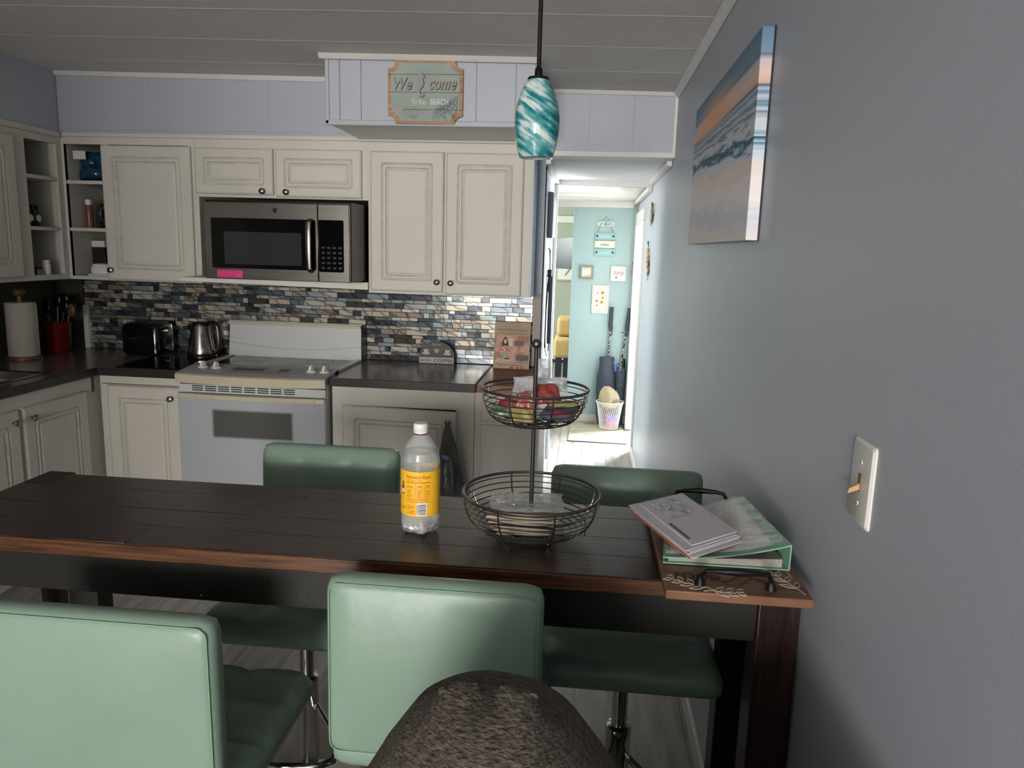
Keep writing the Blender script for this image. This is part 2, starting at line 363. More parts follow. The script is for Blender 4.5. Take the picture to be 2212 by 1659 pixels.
def add_door(parent, a0, a1, b0, b1, fn, kn=None, inset=.055, axis='y', name='door'):
    dmb = door_mb(a0, a1, b0, b1, fn, inset=inset)
    o = part(name, dmb, [CAB, GLAZE], parent, ang=14)
    if kn: knob(fn(kn[0], kn[1], .019), o, axis)
    return o

# upper: open shelf + door 1 unit (back wall)
t = thing('upper_cabinet', 'cream wall cabinet with open shelves beside tall raised panel door, left of microwave', 'cabinet', (-2.39, 3.98, 1.33))
mb = MB(); yf = 3.826
mb.box(-2.75, -2.735, yf, YB, 1.33, 2.08); mb.box(-2.05, -2.028, yf, YB, 1.33, 2.08); mb.box(-2.735, -2.05, yf+.02, YB, 1.33, 1.345); mb.box(-2.735, -2.05, yf+.02, YB, 2.05, 2.08)
mb.box(-2.50, -2.485, yf+.02, YB, 1.345, 2.05)
part('carcass', mb, CAB, t)
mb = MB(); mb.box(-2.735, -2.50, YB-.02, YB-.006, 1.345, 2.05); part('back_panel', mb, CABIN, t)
mb = MB(); mb.box(-2.78, -2.735, yf-.002, yf+.02, 1.33, 2.028); mb.box(-2.522, -2.49, yf-.001, yf+.019, 1.345, 2.028); mb.box(-2.735, -2.03, yf-.0015, yf+.0195, 2.026, 2.082); mb.box(-2.735, -2.05, yf-.0015, yf+.0195, 1.33, 1.349); mb.box(-2.06, -2.028, yf-.001, yf+.019, 1.33, 2.03)
part('face_frame', mb, CAB, t, .0015)
for z in (1.835, 1.592):
    mb = MB(); mb.box(-2.735, -2.50, yf+.002, YB-.02, z-.009, z+.009); part('shelf', mb, CAB, t, .001)
add_door(t, -2.524, -2.040, 1.335, 2.022, Fy(yf-.002), (-2.497, 1.386))
# over microwave
t = thing('upper_cabinet', 'short cream wall cabinet with two small doors above the microwave', 'cabinet', (-1.58, 3.98, 1.77))
mb = MB(); mb.box(-2.028, -1.115, yf, YB-.014, 1.775, 2.082); mb.box(-2.028, -2.01, yf, YB-.014, 1.33, 1.775); part('carcass', mb, CAB, t, .001)
add_door(t, -2.018, -1.605, 1.79, 2.018, Fy(yf-.001), (-1.657, 1.808), .045)
add_door(t, -1.592, -1.145, 1.782, 2.018, Fy(yf-.001), (-1.532, 1.806), .045)
# right pair
t = thing('upper_cabinet', 'tall cream wall cabinet with two raised panel doors right of microwave', 'cabinet', (-.70, 3.98, 1.31))
mb = MB(); mb.box(-1.115, -.285, yf, YB-.014, 1.312, 2.082); part('carcass', mb, CAB, t, .001)
mb = MB(); mb.box(-.285, -.278, yf, YB-.014, 1.312, 2.082); part('end_panel', mb, mat('end_panel_paint', (.56, .63, .70), .35, noise=.03), t, label='glossy blue grey painted end panel')
add_door(t, -1.100, -.726, 1.325, 2.016, Fy(yf-.001), (-.754, 1.378))
add_door(t, -.714, -.328, 1.318, 2.014, Fy(yf-.001), (-.683, 1.376))
b = MB(); b.box(-2.735, -.28, yf-.014, yf, 2.062, 2.084); b.box(-1.165, -.28, yf-.02, yf, 2.060, 2.073); trim(b, CAB)
# left run uppers
t = thing('upper_cabinet', 'cream wall cabinet on left wall with open corner shelves and a door at picture edge', 'cabinet', (-2.91, 3.2, 1.33))
mb = MB(); xf = -2.75
mb.box(XL, xf, 1.2, 3.52, 1.33, 2.082); mb.box(XL, xf-.02, 3.52, 3.80, 1.33, 1.345); mb.box(XL, xf-.02, 3.52, 3.81, 2.03, 2.082); mb.box(XL, -2.752, 3.81, YB, 1.33, 2.082)
part('carcass', mb, CAB, t)
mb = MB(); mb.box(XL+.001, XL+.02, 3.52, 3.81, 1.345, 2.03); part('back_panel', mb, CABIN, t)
mb = MB(); mb.box(xf-.02, xf+.001, 3.50, 3.56, 1.33, 2.082); mb.box(xf-.02, xf+.001, 3.785, 3.8255, 1.33, 2.03); mb.box(xf-.02, xf+.0005, 3.56, 3.8255, 2.02, 2.082); mb.box(xf-.02, xf+.0005, 3.56, 3.785, 1.33, 1.357)
part('face_frame', mb, CAB, t, .0015)
for z in (1.843, 1.59):
    mb = MB(); mb.box(XL+.02, xf-.002, 3.52, 3.80, z-.009, z+.009); part('shelf', mb, CAB, t, .001)
add_door(t, 3.02, 3.475, 1.35, 2.025, Fx(xf), None, .06, 'x')
b = MB(); b.box(xf, xf+.014, 1.2, 3.81, 2.055, 2.084); trim(b, CAB)

# ------------------------------------------------------------------ lower cabinets
t = thing('base_cabinet', 'cream base cabinet with one raised panel door between corner and stove', 'cabinet', (-2.2, 3.83, 0))
mb = MB(); yl = 3.53
mb.box(-2.42, -1.99, yl, YB-.014, .09, .876); mb.box(-2.42, -1.99, yl+.06, YB, 0, .09); part('carcass', mb, CAB, t, .001)
mb = MB(); mb.box(-2.41, -1.992, yl-.006, yl, .833, .874); part('top_rail', mb, CAB, t, .001)
mb = MB(); mb.box(-2.405, -1.992, yl-.0045, yl-.001, .829, .833); part('worn_strip', mb, GRIME, t)
add_door(t, -2.375, -1.995, .13, .825, Fy(yl-.002), (-2.033, .772), .06)
t = thing('base_cabinet', 'cream sink base cabinet with two doors along the left wall', 'cabinet', (-2.75, 3.0, 0))
mb = MB(); mb.box(XL+.006, -2.44, 1.2, YB-.014, .09, .876); mb.box(XL+.006, -2.50, 1.2, YB-.014, 0, .09); part('carcass', mb, CAB, t, .001)
mb = MB(); mb.box(-2.4415, -2.436, 3.488, 3.505, .79, .875); part('corner_gap', mb, GRIME, t)
add_door(t, 3.0, 3.43, .13, .808, Fx(-2.44), (3.045, .758), .06, 'x')
add_door(t, 2.55, 2.975, .13, .808, Fx(-2.44), (2.935, .758), .06, 'x')
t = thing('base_cabinet', 'cream base cabinet right of stove with its single door slightly ajar', 'cabinet', (-.86, 3.83, 0))
mb = MB(); mb.box(-1.215, -.51, yl, YB-.014, .09, .876); mb.box(-1.215, -.51, yl+.06, YB-.014, 0, .09); part('carcass', mb, CAB, t, .001)
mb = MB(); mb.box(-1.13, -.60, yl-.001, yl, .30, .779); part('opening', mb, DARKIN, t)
fn = lambda a, b, d_: (a, yl-.003-d_-.045*(a+1.16)/.57, b)
add_door(t, -1.160, -.590, .13, .781, fn, (-.625, .735), .06)
for z in (.868,): pass
t = thing('base_cabinet', 'narrow cream end cabinet under the wooden worktop beside the hall', 'cabinet', (-.35, 3.83, 0))
mb = MB(); mb.box(-.508, -.20, yl, YB-.014, .09, .872); mb.box(-.508, -.21, yl+.04, YB, 0, .09); part('carcass', mb, CAB, t, .001)
mb = MB(); mb.box(-.475, -.215, yl-.014, yl, .735, .865); part('drawer_front', mb, CAB, t, .003)
mb = MB(); mb.box(-.475, -.215, yl-.014, yl, .13, .715); part('door', mb, CAB, t, .003)
mb = MB(); mb.box(-.20, -.194, yl, YB, .0, .872); part('end_panel', mb, TRIM, t)

# ------------------------------------------------------------------ worktops
t = thing('worktop', 'dark brown laminate worktop wrapping the left corner with the sink', 'countertop', (-2.7, 3.6, .9))
mb = MB()
SX0, SX1, SY0, SY1 = -2.97, -2.53, 2.62, 3.30
mb.box(XL, -2.42, 3.51, YB, .878, .914); mb.box(-2.42, -1.985, 3.51, YB, .878, .914)
mb.box(XL, -2.42, SY1, 3.51, .878, .914); mb.box(XL, SX0, 1.2, SY1, .878, .914); mb.box(SX1, -2.42, 1.2, SY1, .878, .914); mb.box(SX0, SX1, 1.2, SY0, .878, .914)
part('slab', mb, COUNTER, t)
mb = MB(); mb.box(-2.4205, -2.412, 1.2, 3.508, .874, .9135); mb.box(-2.418, -1.986, 3.502, 3.5105, .874, .9135); part('front_edge', mb, COUNTERE, t, .002)
t = thing('kitchen_sink', 'stainless steel sink basin let into the left worktop', 'sink', (-2.75, 2.96, .914))
mb = MB(); L = []
for s, z, rd in ((-.025, .915, .05), (-.025, .918, .05), (.0, .918, .04), (.006, .912, .04), (.012, .78, .05), (.05, .76, .05)):
    L.append([(a, b_, z) for a, b_ in rrect(SX0+s, SX1-s, SY0+s, SY1-s, rd, 5)])
mb.loops(L, False, True); part('basin', mb, STEEL, t)
mb = MB(); mb.lathe([(.035, .762), (.03, .766), (.01, .765)], (-2.75, 2.96, 0), 20); part('drain', mb, CHROME, t)
t = thing('worktop', 'brown laminate worktop right of the stove holding the coffee sign', 'countertop', (-.86, 3.83, .9))
mb = MB(); mb.box(-1.218, -.512, 3.51, YB, .878, .914); part('slab', mb, COUNTER, t)
mb = MB(); mb.box(-1.218, -.503, 3.502, 3.5105, .874, .915); mb.box(-.512, -.503, 3.51, YB, .874, .915); part('front_edge', mb, COUNTERE, t, .002)
t = thing('worktop', 'reddish wooden plank worktop end under the cookbook', 'countertop', (-.35, 3.83, .9))
for k in range(4):
    mb = MB(); mb.box(-.502+.0005, -.175, 3.52+k*.156, 3.52+(k+1)*.156-.001, .874, .910); part('plank', mb, BUTCH, t, .0015)

# ------------------------------------------------------------------ backsplash mosaic
tilemats = []
def tile_mat():
    m = bpy.data.materials.new('mosaic_glass'); m.use_nodes = True; nt = m.node_tree; b = nt.nodes['Principled BSDF']; N = nt.nodes.new; Lk = nt.links.new
    at = N('ShaderNodeAttribute'); at.attribute_name = 'tint'
    tc = N('ShaderNodeTexCoord'); mp = N('ShaderNodeMapping'); Lk(tc.outputs['Object'], mp.inputs[0]); mp.inputs['Scale'].default_value = (1, 1, 1.6)
    ad = N('ShaderNodeVectorMath'); ad.operation = 'ADD'; sc = N('ShaderNodeVectorMath'); sc.operation = 'SCALE'; sc.inputs[3].default_value = 7
    Lk(at.outputs['Vector'], sc.inputs[0]); Lk(mp.outputs[0], ad.inputs[0]); Lk(sc.outputs[0], ad.inputs[1])
    wv = N('ShaderNodeTexWave'); wv.inputs['Scale'].default_value = 6; wv.inputs['Distortion'].default_value = 6; wv.inputs['Detail'].default_value = 1; wv.inputs['Detail Scale'].default_value = 1.4
    wv.bands_direction = 'DIAGONAL'
    Lk(ad.outputs[0], wv.inputs[0])
    rp = N('ShaderNodeValToRGB'); e = rp.color_ramp.elements
    e[0].position = .0; e[0].color = (.25, .21, .19, 1); e[1].position = .34; e[1].color = (1, 1, 1, 1)
    x = rp.color_ramp.elements.new(.12); x.color = (.7, .66, .64, 1)
    Lk(wv.outputs[0], rp.inputs[0])
    mx = N('ShaderNodeMix'); mx.data_type = 'RGBA'; mx.blend_type = 'MULTIPLY'; mx.inputs[0].default_value = .75
    Lk(at.outputs['Color'], mx.inputs[6]); Lk(rp.outputs[0], mx.inputs[7]); Lk(mx.outputs[2], b.inputs['Base Color'])
    b.inputs['Roughness'].default_value = .16; b.inputs['Metallic'].default_value = .45; b.inputs['Coat Weight'].default_value = .5; b.inputs['Coat Roughness'].default_value = .04
    return m
TM = tile_mat()
TC = [(.80, .81, .77), (.88, .86, .80), (.66, .71, .72), (.42, .47, .50), (.30, .33, .36), (.84, .80, .72), (.50, .55, .53), (.68, .63, .58), (.36, .33, .32), (.74, .76, .75)]
tiles = []
z = .918; k = 0
while z < 1.385:
    hgt = .0262 if k % 2 == 0 else .0165
    x = -2.895+R.uniform(-.05, 0)
    while x < -.29:
        wd = R.choice([.028, .045, .06, .078, .095, .12])
        x1 = min(x+wd, -.287); x0 = max(x, -2.9)
        if x1-x0 > .008: tiles.append((x0, x1, z, min(z+hgt, 1.395), R.choice(TC), R.random()))
        x += wd+.003
    z += hgt+.003; k += 1
def tint(me, cols):
    a = me.color_attributes.new('tint', 'FLOAT_COLOR', 'CORNER'); i = 0
    for p, c in zip(me.polygons, cols):
        for _ in p.vertices: a.data[i].color = (*c, 1); i += 1
vis = sorted(tiles, key=lambda q: -(q[1]-q[0])*(q[3]-q[2])*(1 if q[3] < 1.34 and q[0] > -2.55 else .2)*(.2 if (-1.97 < q[0] < -1.24 and q[3] < 1.10) else 1))
def tcol(c): 
    j = 1+R.uniform(-.14, .14); return tuple(v*j for v in s2l(c))
for q in vis[:300]:
    b = MB(); th = R.uniform(.005, .0065); b.box(q[0], q[1], YB-th, YB, q[2], q[3])
    o = part('tile', b, TM, wb, smooth=False); tint(o.data, [tcol(q[4])]*6)
b = MB(); cols = []
for q in vis[300:]:
    b.box(q[0], q[1], YB-.0055, YB, q[2], q[3]); cols += [tcol(q[4])]*6
o = part('tiles_beyond', b, TM, wb, smooth=False, kind='stuff', recalc=False); tint(o.data, cols)
b = MB(); b.box(-2.905, -2.875, YB-.022, YB, .914, 1.165); trim(b)

# ------------------------------------------------------------------ stove
t = thing('stove', 'white slide-in electric stove with cream front lip, four knobs and dark oven window', 'stove', (-1.60, 3.8, 0))
X0, X1 = -1.978, -1.224
def bow(x, a=.03): q = (x-(X0+X1)/2)/((X1-X0)/2); return a*(1-q*q)
mb = MB(); mb.box(X0+.004, X1-.004, 3.50, 4.12, .03, .912); part('body', mb, WHITEA, t, .003)
mb = MB(); mb.box(X0+.03, X1-.03, 3.655, 4.03, .912, .921); ct = part('cooktop', mb, BLACKG, t, .002)
for cx, cy, q in ((-1.78, 3.78, .085), (-1.42, 3.77, .105), (-1.78, 3.94, .075), (-1.42, 3.94, .075)):
    mb = MB(); mb.lathe([(q, .9211), (q, .9214), (q-.004, .9214), (q-.004, .9211)], (cx, cy, 0), 40, cap=False); part('burner_ring', mb, mat('ring_grey', (.25, .25, .26), .3, noise=.1), ct)
for a_ in (X0, X1-.03): mb = MB(); mb.box(a_, a_+.03, 3.60, 4.04, .905, .928); part('side_rail', mb, WHITEA, t, .003)
# control panel
mb = MB(); L = []
n = 16
for (dy, z, mi) in ((3.66, .905, 0), (3.66, .934, 0), (3.465, .915, 1), (3.452, .908, 1), (3.455, .868, 1), (3.48, .862, 1), (3.5, .862, 1)):
    L.append([(X0+(X1-X0)*i/n, dy-(bow(X0+(X1-X0)*i/n) if dy < 3.5 else 0), z) for i in range(n+1)])
vs = [p for l in L for p in l]; fs = []; mi = []
for k in range(len(L)-1):
    for i in range(n): fs.append((k*(n+1)+i, k*(n+1)+i+1, (k+1)*(n+1)+i+1, (k+1)*(n+1)+i)); mi.append(0 if k < 2 else 1)
mb.add(vs, fs); mb.mi = mi
fs2 = [tuple(k*(n+1) for k in range(len(L))), tuple(k*(n+1)+n for k in reversed(range(len(L))))]
b0 = len(mb.f); mb.f += [list(f) for f in fs2]; mb.mi += [0, 0]
PANELT = mat('panel_grey_white', (.66, .655, .65), .25, noise=.03)
cp = part('control_panel', mb, [PANELT, CREAMA], t)
def onp(x, s):  # point on sloped panel, s 0 back..1 front
    y = 3.66+(3.465-bow(x)-3.66)*s; zz = .934+(.915-.934)*s; return x, y, zz
def panel_patch(x0, x1, s0, s1, m, name):
    mb = MB(); n = 6
    for k in range(n):
        a, b_ = x0+(x1-x0)*k/n, x0+(x1-x0)*(k+1)/n
        P = [onp(a, s1), onp(b_, s1), onp(b_, s0), onp(a, s0)]
        mb.hexa([(p[0], p[1], p[2]-.001) for p in P]+[(p[0], p[1], p[2]+.0012) for p in P])
    return part(name, mb, m, cp, smooth=False)
panel_patch(-1.735, -1.575, .18, .52, BLACKG, 'display')
panel_patch(-1.500, -1.452, .20, .52, BLACKG, 'display')
for k in range(9): panel_patch(-1.74+.034*k, -1.716+.034*k, .66, .72, mat('panel_print', (.50, .50, .51), .5, noise=.1), 'touch_label')
for kx in (-1.895, -1.825, -1.335, -1.268):
    p = onp(kx, .42); mb = MB(); mb.lathe([(.024, 0), (.025, .004), (.021, .008), (.018, .009)], p, 24); kb = part('knob', mb, WHITEP, t)
    mb = MB(); mb.prism([(-.017, .006), (.017, .006), (.014, .026), (.006, .033), (-.006, .033), (-.013, .024)], lambda a, b_, d_: (p[0]+d_+a*.2, p[1]+a, p[2]+b_), -.006, .006); part('grip', mb, WHITEP, kb, .002)
# vent strip with slots
mb = MB(); n = 16; L = []
def strip(mb, z0, z1, y0, bw, y1=3.5):
    for i in range(n):
        a, b_ = X0+.006+(X1-X0-.012)*i/n, X0+.006+(X1-X0-.012)*(i+1)/n
        ya, yb = y0-bow(a, bw), y0-bow(b_, bw)
        mb.hexa([(a, ya, z0), (b_, yb, z0), (b_, y1, z0), (a, y1, z0), (a, ya, z1), (b_, yb, z1), (b_, y1, z1), (a, y1, z1)])
strip(mb, .818, .858, 3.474, 0); vt = part('vent_panel', mb, WHITEA, t, .0)
for gx in range(8):
    for gz in range(3):
        mb = MB(); xx = X0+.075+gx*.0665; zz = .8505-gz*.0105
        mb.box(xx, xx+.056, 3.4725, 3.476, zz-.0024, zz+.0024); part('slot', mb, DARKIN, vt, smooth=False)
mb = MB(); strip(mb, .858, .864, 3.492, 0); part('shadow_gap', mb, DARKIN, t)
mb = MB(); strip(mb, .792, .815, 3.455, .025, 3.48); part('handle', mb, CREAMA, t, .002)
mb = MB(); mb.box(X0+.004, X1-.004, 3.462, 3.5, .20, .81); od = part('oven_door', mb, mat('oven_door_white', (.70, .72, .735), .16, noise=.02), t, .004)
# window: dark glass with soft printed edge
m = bpy.data.materials.new('oven_glass'); m.use_nodes = True; nt = m.node_tree; b = nt.nodes['Principled BSDF']; b.inputs['Roughness'].default_value = .15
tc = nt.nodes.new('ShaderNodeTexCoord'); sp = nt.nodes.new('ShaderNodeSeparateXYZ'); nt.links.new(tc.outputs['Generated'], sp.inputs[0])
def math_(op, a, bb, cl=False):
    q = nt.nodes.new('ShaderNodeMath'); q.operation = op; q.use_clamp = cl
    for i_, v in enumerate((a, bb)):
        if isinstance(v, (int, float)): q.inputs[i_].default_value = v
        elif v is not None: nt.links.new(v, q.inputs[i_])
    return q.outputs[0]
ex = math_('MULTIPLY', math_('SUBTRACT', .5, math_('ABSOLUTE', math_('SUBTRACT', sp.outputs[0], .5), None)), 28, True)
ez = math_('MULTIPLY', math_('SUBTRACT', .5, math_('ABSOLUTE', math_('SUBTRACT', sp.outputs[2], .5), None)), 11, True)
mk = math_('MULTIPLY', ex, ez, True)
mx = nt.nodes.new('ShaderNodeMix'); mx.data_type = 'RGBA'; nt.links.new(mk, mx.inputs[0])
mx.inputs[6].default_value = (*s2l((.70, .72, .735)), 1); mx.inputs[7].default_value = (*s2l((.36, .36, .345)), 1); nt.links.new(mx.outputs[2], b.inputs['Base Color'])
mb = MB(); mb.box(-1.805, -1.385, 3.4605, 3.4625, .593, .745); part('oven_window', mb, m, t, smooth=False)
mb = MB(); mb.box(X0+.004, X1-.004, 3.468, 3.5, .03, .19); part('drawer', mb, WHITEA, t, .004)
# back guard
mb = MB(); mb.prism([(4.035, .915), (4.06, 1.10), (4.05, 1.118), (4.13, 1.118), (4.13, .915)], lambda a, b_, d_: (d_, a, b_), X0-.007, X1+.002); bgd = part('backguard', mb, WHITEA, t, .003)
mb = MB(); mb.tube([(X0+.0+(X1-X0)*i/20, 4.040-.004+.0015, 1.0-.03+.0-.0+.028*((2*i/20-1)**2)) for i in range(21)], .0035, 6); part('ridge', mb, WHITEA, bgd)
mb = MB(); mb.box(X0-.004, X1, 4.036, 4.052, 1.098, 1.112); part('top_lip', mb, CREAMA, bgd, .003)
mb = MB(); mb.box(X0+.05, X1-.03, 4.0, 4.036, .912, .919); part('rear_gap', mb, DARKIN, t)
mb = MB(); mb.box(X1+.002, X1+.006, 4.04, 4.13, .915, 1.115); part('side_trim', mb, BLACKM, bgd)

# ------------------------------------------------------------------ microwave and its shelf
t = thing('microwave_shelf', 'thin white shelf board under the microwave', 'shelf', (-1.56, 3.95, 1.34))
mb = MB(); mb.hexa([(-2.01, 3.60, 1.352), (-1.112, 3.80, 1.327), (-1.112, YB-.01, 1.327), (-2.01, YB-.01, 1.352), (-2.01, 3.60, 1.372), (-1.112, 3.80, 1.365), (-1.112, YB-.01, 1.365), (-2.01, YB-.01, 1.372)])
part('board', mb, CAB, t, .002)
t = thing('microwave_oven', 'stainless steel microwave with black window, pink sticker and vertical handle', 'microwave', (-1.49, 3.8, 1.373))
mz0, mz1, my = 1.372, 1.738, 3.56
mb = MB(); mb.box(-1.852, -1.128, my+.02, YB-.03, mz0, mz1+.012); part('case', mb, BLACK, t, .004)
def M(px): return -1.848+(px-440)*(.715/313)
def Z(py, px): return 1.736-(py-436-(px-440)*.032)/431
mb = MB(); mb.box(-1.852, M(686), my, my+.022, mz0, mz1); dm = part('door', mb, STEEL, t, .003)
mb = MB(); mb.box(M(686)+.002, -1.131, my, my+.022, mz0, mz1); pm = part('control_panel', mb, STEEL, t, .003)
mb = MB(); mb.prism(rrect(M(454), M(682), 1.425, 1.664, .01), Fy(my), .0, .003); part('window', mb, BLACKG, dm, .001)
mb = MB(); mb.prism(rrect(M(482), M(651), 1.445, 1.600, .003), Fy(my), .003, .0036); part('screen', mb, mat('screen_grey', (.20, .20, .205), .15, noise=.05), dm)
mb = MB(); mb.prism(rrect(M(688), M(742), 1.42, 1.665, .008), Fy(my), .0, .003); kp = part('keypad', mb, BLACKG, pm, .001)
mb = MB()
for i in range(4):
    for j in range(5): mb.prism(rrect(M(694)+i*.028, M(694)+i*.028+.016, 1.435+j*.024, 1.444+j*.024, .002), Fy(my), .003, .0034)
part('keys', mb, mat('key_print', (.13, .135, .14), .3, noise=.1), kp)
mb = MB(); mb.tube([(M(671), my-.005, 1.42), (M(671), my-.03, 1.435), (M(671), my-.036, 1.48), (M(671), my-.038, 1.54), (M(671), my-.036, 1.61), (M(671), my-.03, 1.65), (M(671), my-.005, 1.664)], .014, 12, flat=.5); part('handle', mb, STEEL, dm)
cx, czz = M(595.5), 1.704
mb = MB(); mb.lathe([(.0135, 0), (.0135, -.003), (.011, -.0035)], (cx, my, czz), 28, 'y'); bd = part('badge', mb, BLACKM, dm)
mb = MB(); mb.lathe([(.0135, -.003), (.0135, -.0045), (.0115, -.0045), (.0115, -.003)], (cx, my, czz), 28, 'y', cap=False); part('badge_ring', mb, CHROME, bd)
text('GE', .014, .011, lambda a, b_, d_: (cx+a, my-.0042-d_, czz+b_), 'lettering', CHROME, bd, shear=.3)
mb = MB(); mb.box(M(464), M(520), my-.0008, my, 1.380, 1.414); pk = part('sticker', mb, mat('pink_sticker', (.93, .25, .52), .5, noise=.05), dm, label='hot pink sticker with small dark print')
for k, (s_, w_) in enumerate((('Notice before cleaning filter', .115), ('turn off power supply', .10), ('back to main switch', .085))):
    text(s_, w_, .006, lambda a, b_, d_: (M(466)+w_/2+a, my-.0009-d_, 1.406-k*.009+b_), 'lettering', mat('print_plum', (.35, .08, .2), .6, noise=.1), pk)

# ------------------------------------------------------------------ table
KZ = .98
t = thing('dining_table', 'long narrow dark brown counter height table with charcoal apron', 'table', (-.45, 1.48, 0))
rows = [(1.291, 1.383, [-1.305, -.859, .405]), (1.385, 1.476, [-1.305, -.30, .405]), (1.478, 1.590, [-1.305, .02, .405]), (1.592, 1.672, [-1.235, -.62, .405])]
for (y0, y1, xs) in rows:
    for a, b_ in zip(xs[:-1], xs[1:]):
        mb = MB(); mb.box(a+.0003, b_-.0003, y0-.0008, y1+.0008, KZ-.034, KZ+R.uniform(-.0004, 0)); part('plank', mb, TABLE, t, .0010)
mb = MB(); mb.box(-1.305, -1.237, 1.592, 1.688, KZ-.034, KZ); part('plank', mb, LEG, t, .002)
mb = MB(); mb.box(-1.304, .404, 1.2875, 1.2915, KZ-.0325, KZ-.003); part('front_edging', mb, TABLE2, t, .0015)
mb = MB(); mb.box(-1.20, .338, 1.312, 1.330, .862, .945); part('apron', mb, APRON, t, .001)
mb = MB(); mb.box(-1.20, .338, 1.636, 1.654, .862, .945); part('apron', mb, APRON, t, .001)
for xx in ((-1.285, -1.21), (.334, .408)):
    for yy in ((1.30, 1.372), (1.596, 1.664)):
        mb = MB(); mb.box(*xx, *yy, 0, .945); lg = part('leg', mb, LEG, t, .003)
    mb = MB(); mb.box(xx[0]+.015, xx[1]-.015, 1.372, 1.596, .862, .945); part('end_rail', mb, APRON, t)
mb = MB(); mb.box(-1.213, -1.14, 1.598, 1.655, 0, .862); part('leg_block', mb, APRON, t)
mb = MB(); mb.box(-1.26, .37, 1.46, 1.50, .09, .13); part('stretcher', mb, LEG, t, .003)
for (px, pz) in ((-1.19, .905), (-.72, .873)):
    mb = MB(); mb.ball((px, 1.3115, pz), .0016, 6, 4); part('speck', mb, PAPER, t)
# distress marks
mb = MB()
for k in range(150):
    a, b_ = R.uniform(-.7, .39), R.uniform(1.30, 1.665)
    if R.random() < .6: a = R.uniform(-.05, .39)
    l_ = R.uniform(.0015, .006); mb.box(a, a+.0012, b_, b_+l_, KZ-.002, KZ+.0002)
part('distress_marks', mb, mat('mark_dark', (.05, .03, .03), .6, noise=.2), t, kind='stuff')

# ------------------------------------------------------------------ stools
def cushion(W, D, Hh, nx, ny, mp, quilt=.010, edge=.030, seam=.0):
    """pillow: grid top (quilted), sides, flat bottom. mp(x,y,z)"""
    Nx, Ny = nx*8, ny*8
    def top(i, j):
        a, b_ = i/Nx*2-1, j/Ny*2-1
        ea = max(0, (abs(a)-.86)/.14); eb = max(0, (abs(b_)-.86)/.14)
        e = min(1, sqrt(ea*ea+eb*eb))
        ca, cb = (i % 8)/8, (j % 8)/8
        q = (abs(sin(pi*ca))*abs(sin(pi*cb)))**.5 if (nx > 1 or ny > 1) else 1
        x = a*W/2; y = b_*D/2
        # round the plan corners
        if abs(a) > .86 and abs(b_) > .86:
            s = 1-.035*(ea*eb); x *= s; y *= s
        return (x, y, Hh-edge*.55*(1-sqrt(max(0, 1-e*e)))-quilt*(1-q))
    vs = []; idx = {}
    for j in range(Ny+1):
        for i in range(Nx+1): idx[i, j] = len(vs); vs.append(mp(*top(i, j)))
    fs = [(idx[i, j], idx[i+1, j], idx[i+1, j+1], idx[i, j+1]) for j in range(Ny) for i in range(Nx)]
    ring = [(i, 0) for i in range(Nx)]+[(Nx, j) for j in range(Ny)]+[(i, Ny) for i in range(Nx, 0, -1)]+[(0, j) for j in range(Ny, 0, -1)]
    prev = [idx[q] for q in ring]
    for (zz, ins) in ((Hh*.45, -.004), (Hh*.22, -.003), (Hh*.08, .003), (0.0, .014)):
        cur = []
        for q in ring:
            p = top(*q); sx = (abs(p[0])-ins)/max(abs(p[0]), 1e-6) if abs(p[0]) > W/2*.8 else 1; sy = (abs(p[1])-ins)/max(abs(p[1]), 1e-6) if abs(p[1]) > D/2*.8 else 1
            cur.append(len(vs)); vs.append(mp(p[0]*sx, p[1]*sy, zz))
        for k in range(len(ring)): fs.append((prev[k], prev[(k+1) % len(ring)], cur[(k+1) % len(ring)], cur[k]))
        prev = cur
    fs.append(tuple(prev)); mb = MB(); mb.add(vs, fs); return mb
